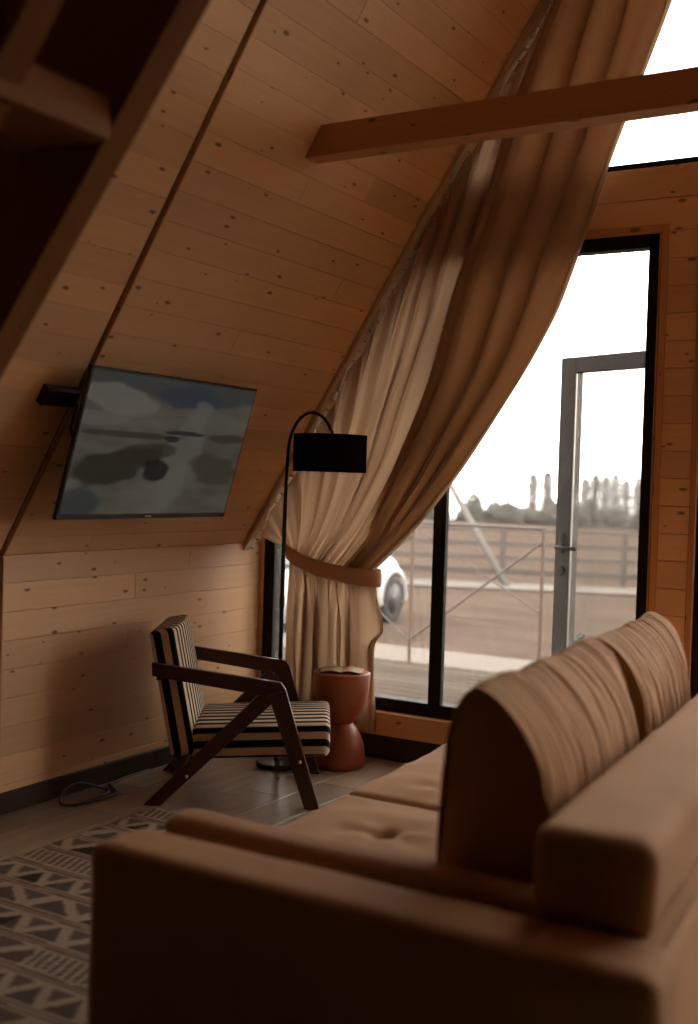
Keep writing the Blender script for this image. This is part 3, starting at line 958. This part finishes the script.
# back: a runs up the back, t is towards the front
bdir = Vector((-.105, 0, .52)).normalized()
def backmap(a, s, t):
    return CP(.100 + bdir.x * a + t * bdir.z, s, .190 + bdir.z * a - t * bdir.x)
cushion('back_cushion', backmap, (0, .042, -.018), (.532, .563, .090), .022, (14, 30, 6), 2, 1)

# ------------------------------------------------------------------ floor lamp
lx, ly = -2.964, 4.445
lamp = empty('floor_lamp', (lx, ly, 0), 'black floor lamp with curved arm and wide drum shade beside the curtain', 'floor lamp')
mb = MB(); mb.lathe((lx, ly, 0), [(.095, 0), (.10, .004), (.10, .020), (.095, .026), (.02, .030), (.014, .05)], 36); mb.build('base', M['black_metal'], lamp, angle=.6)
mb = MB()
pts = [(lx, ly, .028), (lx, ly, .9), (lx + .001, ly, 1.20), (lx + .004, ly, 1.34)]
cxm, zt_ = -2.728, 1.660
for k in range(1, 15):
    a = pi - (pi * .80) * k / 14
    pts.append((lx + .010 + .128 + .128 * cos(a), ly, 1.470 + .195 * sin(a)))
pts = [Vector(p) for p in pts]
mb.tube(pts, [.010] * 3 + [.0078] * (len(pts) - 3), 12)
mb.lathe((lx, ly, .75), [(.0100, 0), (.0125, .004), (.0125, .05), (.0100, .054)], 14)
mb.build('pole', M['black_metal'], lamp, smooth=True)
endp = pts[-1]
scx = -2.724
mb = MB(); mb.tube([endp, (endp.x + .008, ly, 1.575), (scx + .004, ly, 1.545), (scx, ly, 1.50)], .006, 8); mb.build('stem', M['black_metal'], lamp, smooth=True)
mb = MB()
SR, SZ0, SZ1 = .168, 1.392, 1.562
mb.lathe((scx, ly, 0), [(SR - .004, SZ0), (SR, SZ0), (SR, SZ1), (SR - .004, SZ1)], 64)
mb.f = mb.f[:-2]; mb.uv = mb.uv[:-2]; mb.tone = mb.tone[:-2]; mb.mi = mb.mi[:-2]
sh = mb.build('lamp_shade', M['shade'], lamp, angle=.7)
mb = MB()
mb.lathe((scx, ly, 0), [(SR - .004, SZ1), (SR - .004, SZ0)], 64)
mb.f = mb.f[:-2]; mb.uv = mb.uv[:-2]; mb.tone = mb.tone[:-2]; mb.mi = mb.mi[:-2]
mb.build('lining', M['shade_in'], sh, angle=.7)
mb = MB()
for a in (0, 2 * pi / 3, 4 * pi / 3):
    mb.tube([(scx, ly, 1.535), (scx + (SR - .004) * cos(a), ly + (SR - .004) * sin(a), 1.55)], .0025, 6)
mb.build('spider', M['black_metal'], lamp, smooth=True)
mb = MB(); mb.lathe((scx, ly, 0), [(.0, 1.415), (.018, 1.42), (.030, 1.445), (.026, 1.475), (.014, 1.50), (.014, 1.535), (0, 1.54)], 20); mb.build('bulb', M['shade_in'], lamp, smooth=True)

# ------------------------------------------------------------------ side table and magazine
tx_, ty_ = -2.735, 4.632
mb = MB()
prof = [(.0, 0), (.112, 0), (.119, .006), (.121, .03), (.119, .07), (.112, .11), (.098, .15), (.078, .185), (.060, .203), (.0565, .208), (.0600, .213), (.074, .228), (.094, .255), (.110, .285), (.122, .32), (.130, .36), (.134, .40), (.1355, .44), (.1345, .447), (.129, .450), (.0, .4505)]
mb.lathe((tx_, ty_, 0), prof, 56)
st = mb.build('side_table', M['terracotta'], angle=.9)
tag(st, 'small hourglass terracotta side table standing by the armchair', 'side table')
mag = empty('open_magazine', (tx_, ty_, .451), 'thin open magazine lying on the terracotta side table', 'magazine')
ma = radians(25)
me_, mn_ = Vector((cos(ma), sin(ma), 0)), Vector((-sin(ma), cos(ma), 0))
for sgn in (-1, 1):
    mb = MB()
    def page(i, j, sgn=sgn):
        t = i / 12; hh = .004 + .010 * sin(pi * min(1, t * 1.15)) * (1 - .3 * t)
        top = j in (1, 2)
        yy = (-.07 if j in (0, 1, 4) else .07)
        return Vector((tx_, ty_, .4525)) + me_ * (sgn * (.001 + .098 * t)) + mn_ * yy + UZ * (hh if top else (0.0 if t < .02 or t > .97 else hh * .7))
    mb.grid(page, 13, 5)
    mb.build('page', M['paper'], mag, smooth=False)

# cable lying by the skirting
mb = MB()
cpts = []
for k in range(40):
    t = k / 39
    a = -0.4 + 2 * pi * 1.15 * t
    cpts.append(Vector((-3.30 + .055 * cos(a) + .02 * t, 3.46 + .16 * sin(a) + .10 * t, .007 + (.05 * exp(-((t - .5) / .12) ** 2)))))
cpts += [Vector((-3.35, 3.72, .007)), Vector((-3.378, 3.85, .007)), Vector((-3.380, 4.02, .007))]
mb.tube(cpts, .0045, 6)
fc = mb.build('lamp_cord', M['black_metal'], smooth=True)
tag(fc, 'thin dark cord looped on the floor against the skirting behind the armchair', 'cord')

# ------------------------------------------------------------------ rug
RXa, RXb, RYa, RYb = -2.965, -1.15, 1.05, 3.56
NX, NY = 230, 320
def rug_col(x, y):
    cream, dark, taupe, rust = np.array([.36, .275, .205]), np.array([.025, .017, .013]), np.array([.140, .105, .080]), np.array([.17, .10, .07])
    wob = .006 * nz(x * 3, y * 3, 0)
    yy = y + wob
    k = math.floor(yy / .155); f = (yy / .155) - k
    c = cream
    kind = (k * 7 + 3) % 4
    if f < .07 or .13 < f < .20: c = rust * .9
    elif f < .13: c = cream * .8
    else:
        g = (f - .20) / .80
        if kind == 1 and (math.floor(x / .33) + k) % 2:
            if ((x + yy * .3) / .030) % 1 < .45 and .12 < g < .9: c = taupe * .6
        else:
            # upright and hanging triangles with cream lattice between them
            per = (.17, .20, .14, .22)[kind]
            q = (x / per + .37 * k) % 1
            up = 1 - abs(q - .5) * 2
            lean = .18 if kind == 3 else 0
            up = 1 - abs(((q + lean * g) % 1) - .5) * 2
            e_ = up - g
            if e_ > .16 and g > .08: c = dark if (math.floor(x / per) * 5 + k * 3) % 7 == 0 else taupe * .62
            elif e_ < -.34 and g < .92: c = taupe * .8
    v = 1 + .15 * nz(x * 60, y * 60, 2)
    return np.clip(c * v, 0, 1)
mb = MB()
def rug_pt(i, j):
    x = RXa + (RXb - RXa) * i / (NX - 1); y = RYa + (RYb - RYa) * j / (NY - 1)
    return (x + .012 * nz(0, y * 3, 5) * (1 - i / (NX - 1)), y, .008 + .001 * nz(x * 25, y * 25, 0) + .006 * exp(-((i) / 4.0) ** 2) * (nz(0, y * 5, 1) + .3))
mb.grid(rug_pt, NX, NY)
rug = mb.build('rug', M['rug'], smooth=True)
so = rug.modifiers.new('pile', 'SOLIDIFY'); so.thickness = .007; so.offset = -1
cols = np.zeros((NX * NY, 4), np.float32); cols[:, 3] = 1
for i in range(NX):
    for j in range(NY):
        cols[i * NY + j, :3] = rug_col(RXa + (RXb - RXa) * i / (NX - 1), RYa + (RYb - RYa) * j / (NY - 1))
ca = rug.data.color_attributes.new('Col', 'FLOAT_COLOR', 'POINT'); ca.data.foreach_set('color', cols.ravel())
tag(rug, 'woven rug with rows of dark triangles and stripes on cream beside the sofa', 'rug')

# ------------------------------------------------------------------ sofa
SHR = .062
def shear(p, y0=1.75): return (p[0] - SHR * (p[1] - y0), p[1], p[2])
sofa = empty('sofa', (-1.1, 2.85, 0), 'tan velvet sofa with slotted arms and low block back, seen end on', 'sofa')
def soft(name, lo, hi, r, n, dfm=None, mat='sofa', parent=None, lab=None, noise_amp=.003, shr=True):
    mb = MB()
    def d(q, nn):
        k = noise_amp * nz(q[0] * 6, q[1] * 6, q[2] * 6 + 3)
        p = (q[0] + nn[0] * k, q[1] + nn[1] * k, q[2] + nn[2] * k)
        if dfm: p = dfm(p, nn)
        return shear(p) if shr else p
    rbox(mb, lo, hi, r, n, deform=d)
    return mb.build(name, M[mat], parent or sofa, smooth=True)
YE = 4.12
# near arm: outer panel, inner panel with a slot between
soft('armrest', (-1.605, 1.715, .075), (-.444, 1.890, .602), .036, (30, 6, 14), shr=False)
soft('armrest', (-1.600, 1.955, .075), (-.66, 2.065, .598), .034, (30, 6, 14))
soft('armrest_slot', (-1.57, 1.87, .075), (-.62, 1.975, .36), .02, (10, 3, 6))
# far arm
soft('armrest', (-1.60, YE - .33, .075), (-.66, YE - .22, .598), .034, (30, 6, 14))
soft('armrest', (-1.605, YE - .17, .075), (-.444, YE, .602), .036, (30, 6, 14))
soft('armrest_slot', (-1.57, YE - .24, .075), (-.62, YE - .15, .36), .02, (10, 3, 6))
# base and frame back
soft('base', (-1.57, 2.03, .07), (-.60, YE - .30, .26), .02, (10, 16, 6))
soft('frame_back', (-.66, 1.73, .075), (-.450, YE - .01, .598), .030, (6, 40, 14))
# backrest block
soft('backrest', (-.712, 1.882, .585), (-.490, YE - .17, .757), .040, (8, 60, 10), noise_amp=.004)
# piping between back block and frame
mb = MB()
mb.tube([shear((-.470, 1.75 + k * (YE - 1.78) / 30, .592)) for k in range(31)], .006, 8)
mb.build('piping', M['seam'], sofa, smooth=True)
# seat cushions, each with tufting buttons
ymid = 2.965
for (ya, yb, tufts) in ((2.07, ymid, ((-1.36, 2.64), (-1.36, 2.30), (-.98, 2.64), (-.98, 2.30))), (ymid, YE - .335, ((-1.36, 3.16), (-1.36, 3.54), (-.98, 3.35)))):
    def dfm(p, nn, ya=ya, yb=yb, tufts=tufts):
        x, y, z = p
        if nn[2] > .2:
            a = (x + 1.14) / .50; b_ = (y - (ya + yb) / 2) / ((yb - ya) / 2)
            z += .020 * max(0, 1 - a ** 4) * max(0, 1 - b_ ** 4) * nn[2]
            for tx, tyy in tufts:
                dx, dy = x - tx, y - tyy; d_ = sqrt(dx * dx + dy * dy)
                z -= .030 * exp(-(d_ / .030) ** 2) + .010 * exp(-(d_ / .09) ** 2)
                an = math.atan2(dy, dx)
                z += .0035 * sin(an * 5 + tx * 9) * exp(-((d_ - .09) / .07) ** 2)
            z += .004 * nz(x * 5, y * 9, 8)
        return (x, y, z)
    sc_ = soft('seat_cushion', (-1.66, ya, .245), (-.64, yb, .408), .036, (56, 52, 8), dfm)
    for tx, tyy in tufts:
        mb = MB(); c = shear((tx, tyy, .394)); mb.lathe(c, [(.014, -.004), (.015, .0), (.011, .004), (0, .006)], 14)
        mb.build('button', M['seam'], sc_, smooth=True)
for fx in (-1.50, -.52):
    for fy in (1.80, YE - .10):
        mb = MB(); c = shear((fx, fy, 0)); z0_ = .0135 if fx < -1.2 else 0.0
        if fx < -1.15 and fy < 3.5: mb.lathe((c[0], c[1], .0155), [(.018, 0), (.026, .066)], 16)
        else: mb.lathe((c[0], c[1], 0), [(.018, 0), (.026, .082)], 16)
        mb.build('foot', M['walnut'], sofa)

# loose back cushions: a rounded wedge with gathered cloth
def wedge(name, ya, yb, seed, label):
    # profile (x, z): front bottom, front, ridge, slope down to the backrest, rear, bottom
    ctrl = [(-.80, .432), (-.950, .436), (-1.000, .53), (-1.000, .70), (-.985, .86), (-.948, .945), (-.905, .945), (-.830, .885), (-.772, .80), (-.746, .715), (-.742, .62), (-.740, .50), (-.750, .440)]
    n = 120
    k = len(ctrl)
    pr = []
    for q in range(n):
        t = q / n * k; i = int(t); f = t - i
        p0, p1, p2, p3 = [np.array(ctrl[(i + o) % k]) for o in (-1, 0, 1, 2)]
        pr.append(.5 * ((2 * p1) + (-p0 + p2) * f + (2 * p0 - 5 * p1 + 4 * p2 - p3) * f * f + (-p0 + 3 * p1 - 3 * p2 + p3) * f ** 3))
    pr = np.array(pr); cen = np.array([-.86, .66])
    ny = 190; L = yb - ya
    mb = MB()
    capn = 12; s0 = .965
    rows = [(ya, max(.001, q / capn * s0)) for q in range(capn)]
    for q in range(ny):
        t = q / (ny - 1); y = ya + L * t
        e = min(t, 1 - t) * L
        sc = s0 + (1 - s0) * sqrt(max(0, 1 - (1 - min(1, e / .10)) ** 2))
        rows.append((y, sc))
    rows += [(yb, max(.001, (1 - q / capn) * s0)) for q in range(1, capn + 1)]
    nr = len(rows)
    def fn(i, j):
        y, sc = rows[i]
        p = cen + (pr[j] - cen) * sc
        d = pr[j] - cen; d = d / np.linalg.norm(d)
        t = (y - ya) / L
        ang = j / n
        # gathers: creases that run over the ridge and down the back
        back = max(0, min(1, (ang - .30) / .12)) * max(0, min(1, (.90 - ang) / .12))
        wy = y + .035 * nz(y * 5, ang * 6, seed) + (ang - .45) * .16
        cr = max(0, 1 - abs(nz(wy * 13, ang * 1.6, seed + 3)) * 3.4) ** 2
        cr2 = max(0, 1 - abs(nz(wy * 34 + 9, ang * 3.2, seed + 7)) * 3.0) ** 2
        soft_ = .5 + .5 * nz(y * 4, ang * 4, seed + 20)
        am = -(.0055 * cr * (.3 + soft_) + .0040 * cr2) * back + .006 * nz(y * 7, ang * 5, seed)
        e = min(t, 1 - t) * L
        rear = max(0, min(1, (ang - .50) / .15)) * max(0, min(1, (.98 - ang) / .1))
        am -= (.018 if t < .5 else .085) * rear * max(0, 1 - e / .14) ** 2 if seed < 5 else (.012 if t < .5 else .030) * rear * max(0, 1 - e / .13) ** 2
        sag = (-.012 * sin(pi * t) + .012 * nz(y * 5, 0, seed)) * max(0, min(1, (p[1] - .8) / .1))
        bulge = 0
        if i < capn or i >= nr - capn:
            r_ = sc / s0
            bulge = .016 * (1 - r_ ** 2) * (-1 if i < capn else 1)
            am *= r_
        p = p + d * am
        return shear((p[0] - .020 * max(0, y - 2.1) * rear * max(0, min(1, (p[1] - .55) / .15)), y + bulge, max(.430, p[1] + sag)), 2.1)
    mb.grid(lambda i, j: fn(i, j % n), nr, n + 1)
    mb.f = [f[::-1] for f in mb.f]; mb.uv = [u[::-1] for u in mb.uv]
    o = mb.build(name, M['sofa'], smooth=True, weld=True)
    tag(o, label, 'cushion', 'loose back cushions on the sofa')
    for row in (capn, nr - capn - 1):
        ms = MB(); ms.tube([fn(row, j) for j in range(n)], .0045, 6, closed=True)
        ms.build('piping', M['sofa'], o, smooth=True)
    return o
wedge('back_cushion', 2.105, 2.985, 1.7, 'wrinkled tan back cushion whose dark end rises above the slotted sofa arm')
wedge('back_cushion', 3.035, 3.770, 8.2, 'wrinkled tan back cushion farther along the sofa, in front of the wooden post')

# ------------------------------------------------------------------ outside
mb = MB()
yy = YB + .17; k = 0
while yy < 7.95:
    mb.block((-9.0, yy, -.08), UX, UY, UZ, 15.0, .138, .03, .003); yy += .145
mb.block((-9.0, YB + .16, -.35), UX, UY, UZ, 15.0, 7.95 - YB - .16, .26, .001)
mb.build('terrace', M['deck'], kind='structure')
mb = MB(); mb.block((-14.0, 7.97, -.32), UX, UY, UZ, 22.0, 1.15, .20, .01); mb.build('path', M['gravel'], kind='structure')
mb = MB()
prof = [(4.9, -.30), (9, -.30), (19, -.30), (40, -.84), (80, -1.88), (165, -4.0), (230, -9), (320, -22)]
xs = np.linspace(-220, 160, 60)
mb.grid(lambda i, j: (xs[i], prof[j][0], prof[j][1] - .02), 60, len(prof))
mb.build('ground', M['field'], kind='structure', smooth=True)
fd = Vector((.93, .36, 0)).normalized(); fo = Vector((-8.5, 18.0, -.3))
mb = MB()
mb.prism([fo + fd * a + Vector((0, b_, .004 )) for a, b_ in ((-30, -1.6), (34, -1.6), (34, -.3), (-30, -.3))], (0, 0, .012))
mb.build('path.001', M['gravel'], kind='structure')

# rail fence across the field
fence = empty('field_fence', fo, 'long weathered wooden rail fence across the field beyond the terrace', 'fence')
for zr in (.90, .66, .42, .18):
    mb = MB(); mb.beam(fo + fd * -20 + UZ * zr, fo + fd * 22 + UZ * zr, UZ, .05, .10 if zr < .8 else .07); mb.build('rail', M['rail_wood'], fence)
for k in range(-8, 10):
    mb = MB(); p = fo + fd * (k * 2.05 + .9); mb.beam(p - UZ * .05, p + UZ * .93, UY, .08, .08); mb.build('post', M['rail_wood'], fence)

# terrace railing with crossed wires
rail = empty('terrace_railing', (-4.05, 7.9, -.05), 'thin rusty terrace railing posts with crossed bracing wires', 'railing')
for px_ in (-6.2, -5.12, -4.05, -2.98):
    mb = MB(); mb.beam((px_, 7.88, -.06), (px_, 7.88, 1.05), UX, .022, .022); mb.build('post', M['rail_rust'], rail)
mb = MB(); mb.tube([(-6.2, 7.88, 1.05), (-2.96, 7.88, 1.05)], .013, 8); mb.build('top_rail', M['wire'], rail)
for xa in (-6.2, -5.12, -4.05):
    for za, zb in ((.13, .95), (1.03, .43)) if xa == -4.05 else ((.13, .95), (.95, .13)):
        mb = MB(); mb.tube([(xa, 7.86 , za), (xa + 1.07, 7.86, zb)], .010 if za < zb else .006, 6); mb.build('bracing_wire', M['wire'], rail)

# pale leaning pole
mb = MB()
pl_top = Vector((-9.15, 17.6, 2.55)); pl_bot = Vector((-7.22, 17.5, -.32))
mb.tube([pl_bot, (pl_bot + pl_top) / 2, pl_top], [.065, .058, .045], 10)
lp = mb.build('leaning_pole', M['pale_pole'], smooth=True)
tag(lp, 'pale leaning timber pole in the field behind the terrace railing', 'pole')

# low shrub in a pot on the terrace beyond the glass
def leaf_cloud(mb, c, r, n, size, seed, shape=None):
    g = np.random.default_rng(seed)
    for _ in range(n):
        d = g.normal(size=3); d /= np.linalg.norm(d); q = g.random() ** .45
        p = np.array(c) + d * np.array(r) * q
        if shape: p = shape(p)
        a = g.normal(size=3); a /= np.linalg.norm(a); b_ = np.cross(a, d); b_ /= np.linalg.norm(b_) + 1e-9
        s = size * (.6 + .8 * g.random())
        mb.quad([p - a * s, p + b_ * s * .45, p + a * s, p - b_ * s * .45], tone=g.random())
SX_ = -2.53
pot = empty('potted_shrub', (SX_, 7.35, -.05), 'small dark shrub in a pot on the terrace beside the open glazed door', 'potted plant')
mb = MB(); mb.lathe((SX_, 7.35, -.05), [(.07, 0), (.09, .12), (.10, .13), (.085, .14), (.0, .13)], 24); mb.build('pot', M['door_grey'], pot, angle=.6)
mb = MB(); leaf_cloud(mb, (SX_, 7.35, .24), (.13, .12, .15), 900, .022, 5); mb.build('foliage', M['shrub_leaf'], pot)
mb = MB(); mb.tube([(SX_, 7.35, .07), (SX_, 7.35, .2)], .012, 6); mb.build('stem', M['bark'], pot)

# white car parked beside the terrace, mostly behind the curtain
ca_ = radians(92)
KC = .84
cu, cv = Vector((cos(ca_), sin(ca_), 0)), Vector((-sin(ca_), cos(ca_), 0))
wheel_c = Vector((-6.45, 12.0, .035))
CO = wheel_c - cu * 1.30 * KC + cv * .80 * KC; CO.z = -.32
car = empty('parked_car', CO, 'white parked car half hidden behind the tied curtain', 'car')
CPt = lambda x, y, z: CO + cu * (x * KC) + cv * (y * KC) + UZ * (z * KC)
st_ = [(-2.05, .60, .45, .80), (-1.98, .74, .32, .92), (-1.6, .83, .24, .98), (-.8, .86, .22, .97), (.2, .86, .22, .95), (.9, .85, .23, 1.02), (1.35, .83, .25, 1.00), (1.62, .80, .28, .95), (1.82, .70, .34, .84), (1.90, .54, .40, .68)]
mb = MB()
def body(i, j):
    x, w, zb, zt = st_[i]
    h = zt - zb
    ring = [(0, zb), (.7, zb), (.93, zb + .08 * h), (1, zb + .35 * h), (1, zb + .62 * h), (.95, zb + .85 * h), (.82, zb + .97 * h), (.45, zt + .01), (0, zt + .02)]
    ring = ring + [(-a, b_) for a, b_ in ring[-2:0:-1]]
    a, b_ = ring[j % len(ring)]
    return CPt(x, a * w, b_)
mb.grid(body, len(st_), 17)
for i_ in (0, len(st_) - 1):
    idx = [tuple(body(i_, j)) for j in range(16)]
    mb.quad(idx if i_ else idx[::-1])
b_o = mb.build('body', M['car_paint'], car, smooth=True, weld=True)
sb_ = b_o.modifiers.new('smooth', 'SUBSURF'); sb_.levels = 1; sb_.render_levels = 2
cab = [(-1.9, .70, .96, .98), (-1.45, .70, .96, 1.40), (-.9, .68, .95, 1.47), (0, .67, .94, 1.46), (.35, .70, .93, 1.36), (1.0, .74, .92, .94)]
mb = MB()
def cabin(i, j):
    x, w, zb, zt = cab[i]
    ring = [(1.08, zb), (.98, (zb + zt) / 2), (.84, zt - .02), (.5, zt), (-.5, zt), (-.84, zt - .02), (-.98, (zb + zt) / 2), (-1.08, zb)]
    a, b_ = ring[j]
    return CPt(x, a * w, b_)
mb.grid(cabin, len(cab), 8)
mb.build('windows', M['car_glass'], car, smooth=True)
mb = MB(); mb.grid(lambda i, j: CPt([-1.5, -.9, 0, .3][i], (j - 3) / 3 * .60, [1.42, 1.485, 1.475, 1.40][i] - .02 * ((j - 3) / 3) ** 2), 4, 7)
rf = mb.build('roof', M['car_paint'], car, smooth=True)
so = rf.modifiers.new('sheet', 'SOLIDIFY'); so.thickness = .02
for wx in (1.30, -1.30):
    for sy in (-1, 1):
        c = CPt(wx, sy * .775, .345)
        mb = MB(); mb.lathe(c, [(r_ * KC, h_ * KC) for r_, h_ in ((.18, -.10), (.29, -.10), (.33, -.08), (.345, -.03), (.345, .05), (.33, .085), (.29, .10), (.21, .09))], 36, axis=cv * sy)
        wo = mb.build('wheel', M['tyre'], car, smooth=True)
        mb = MB()
        mb.lathe(c, [(r_ * KC, h_ * KC) for r_, h_ in ((.0, .075), (.05, .085), (.20, .070), (.215, .092))], 30, axis=cv * sy)
        mb.build('rim', M['rim'], wo, smooth=True)
        ap = [(.355, .085), (.36, .10), (.40, .105), (.45, .085), (.47, .02)]
        mb = MB(); mb.grid(lambda i, j: c + cu * (cos(pi * (i / 20 * 1.1 - .05)) * ap[j][0] * KC) + UZ * (sin(pi * (i / 20 * 1.1 - .05)) * ap[j][0] * KC) + cv * (sy * ap[j][1] * KC), 21, 5)
        mb.build('wheel_arch', M['car_paint'], car, smooth=True)

# trees on the far edge of the field
def bare_tree(x, y, zb, zt, w, seed, label):
    g = random.Random(seed); h = zt - zb
    t = empty('bare_tree', (x, y, zb), label, 'tree', 'bare trees on the skyline')
    mb = MB(); mb.tube([(x, y, zb), (x + .05, y, zb + h * .5), (x, y, zb + h * .97)], [.13, .08, .02], 6); mb.build('trunk', M['bark'], t)
    mb = MB()
    for k in range(30):
        f = g.uniform(.05, .7); a = g.uniform(0, 2 * pi); r = w * g.uniform(.3, .9)
        p0 = Vector((x, y, zb + h * f * .8)); top = min(.97, f + g.uniform(.25, .5))
        p1 = Vector((x + cos(a) * r * .75, y + sin(a) * r * .75, zb + h * (f * .6 + top * .4))); p2 = Vector((x + cos(a) * r, y + sin(a) * r, zb + h * top))
        mb.tube([p0, p1, p2], [.06, .06, .03], 4, cap=False)
    w *= 1.25
    for k in range(1500):
        f = g.uniform(.12, 1.0); a = g.uniform(0, 2 * pi); r = w * sqrt(g.random()) * (1.0 if f < .85 else sqrt(max(0, (1.03 - f) / .18)))
        c = Vector((x + cos(a) * r, y + sin(a) * r * .8, zb + h * f)); d = Vector((g.uniform(-.35, .35), g.uniform(-.3, .3), 1)).normalized() * g.uniform(.15, .4)
        e = Vector((cos(a + 1), sin(a + 1), 0)) * g.uniform(.03, .07)
        mb.quad([c - d, c + e, c + d, c - e])
    mb.build('branches', M['twigs'], t)
tall = [(-58.5, 3.36, .75), (-56.4, 3.54, .85), (-51.0, 2.85, .6), (-49.5, 3.42, .75), (-48.1, 3.18, .7), (-46.8, 3.48, .7), (-45.3, 2.73, .7), (-43.6, 3.03, .75), (-42.4, 3.33, .75)]
where = ['first of the pair standing alone beyond the railing', 'second of the pair standing alone beyond the railing', 'first in the row seen through the open door', 'second in the row seen through the open door', 'third in the row seen through the open door',
         'fourth in the row seen through the open door', 'fifth in the row seen through the open door', 'sixth in the row seen through the open door', 'last in the row, close to the black window jamb']
for k, (x, zt, w) in enumerate(tall):
    dep = 1 + (k % 3) * .022
    bare_tree(x * dep, 150 * dep, -3.75, 1.35 + (zt - 1.35) * dep, w, 20 + k, 'tall bare grey tree, ' + where[k])
low = [(-59.6, -.4, 1.0), (-58.0, -.9, .9), (-56.5, -.35, 1.0), (-54.9, .65, 1.0), (-53.2, -.6, 1.0), (-51.7, -1.1, .9), (-50.5, -.2, .9), (-47.6, -.65, 1.0), (-45.6, 0.0, 1.0), (-41.0, .2, .95), (-39.6, -.3, .95), (-37.0, -.35, 1.0), (-34.8, -.15, 1.0), (-62.5, -.3, 1.2)]
lows = ['low hazy evergreen beside the black mullion', 'small hazy evergreen second from the mullion', 'hazy evergreen behind the leaning pole', 'tallest hazy evergreen, pointed, between pole and bare pair', 'hazy evergreen just past the tallest evergreen',
        'shortest hazy evergreen in the gap of the treeline', 'hazy evergreen under the pair of bare trees', 'hazy evergreen behind the door stile', 'hazy evergreen at the edge of the door stile', 'pointed hazy evergreen in the middle of the door glass',
        'second hazy evergreen in the door glass', 'hazy evergreen near the black window jamb', 'hazy evergreen behind the black window jamb', 'broad hazy evergreen behind the swept curtain edge']
low += [(x + .8, zt - .85, w * 1.1) for x, zt, w in low[:13]]
lows += ['hazy evergreen of the rear belt, behind ' + n for n in ('the mullion', 'the second small evergreen', 'the leaning pole top', 'the tallest pointed evergreen', 'the tallest evergreen on its far side', 'the gap in the treeline', 'the pair of bare trees', 'the door stile', 'the stile edge', 'the pointed evergreen in the door glass', 'the second evergreen in the door glass', 'the evergreens near the window jamb', 'the black window jamb')]
for k, (x, zt, w) in enumerate(low):
    ty = 122 + (k % 3) * 5.0 + (14 if k >= 14 else 0)
    t = empty('evergreen_tree', (x, ty, -3.1), lows[k], 'tree', 'evergreens on the far edge of the field')
    h = zt + 3.1
    mb = MB(); leaf_cloud(mb, (x, ty, -3.1 + h * .40), (w * 2.1, w * 1.3, h * .62), 1300, .24, 60 + k, lambda p, x=x, h=h: np.array([x + (p[0] - x) * (1.15 - .75 * max(0, (p[2] + 3.1) / h)), p[1], p[2]]))
    mb.build('foliage', M['conifer'], t)
    mb = MB(); mb.tube([(x, ty, -3.12), (x, ty, -3.1 + h * .8)], [.12, .03], 6); mb.build('trunk', M['bark'], t)
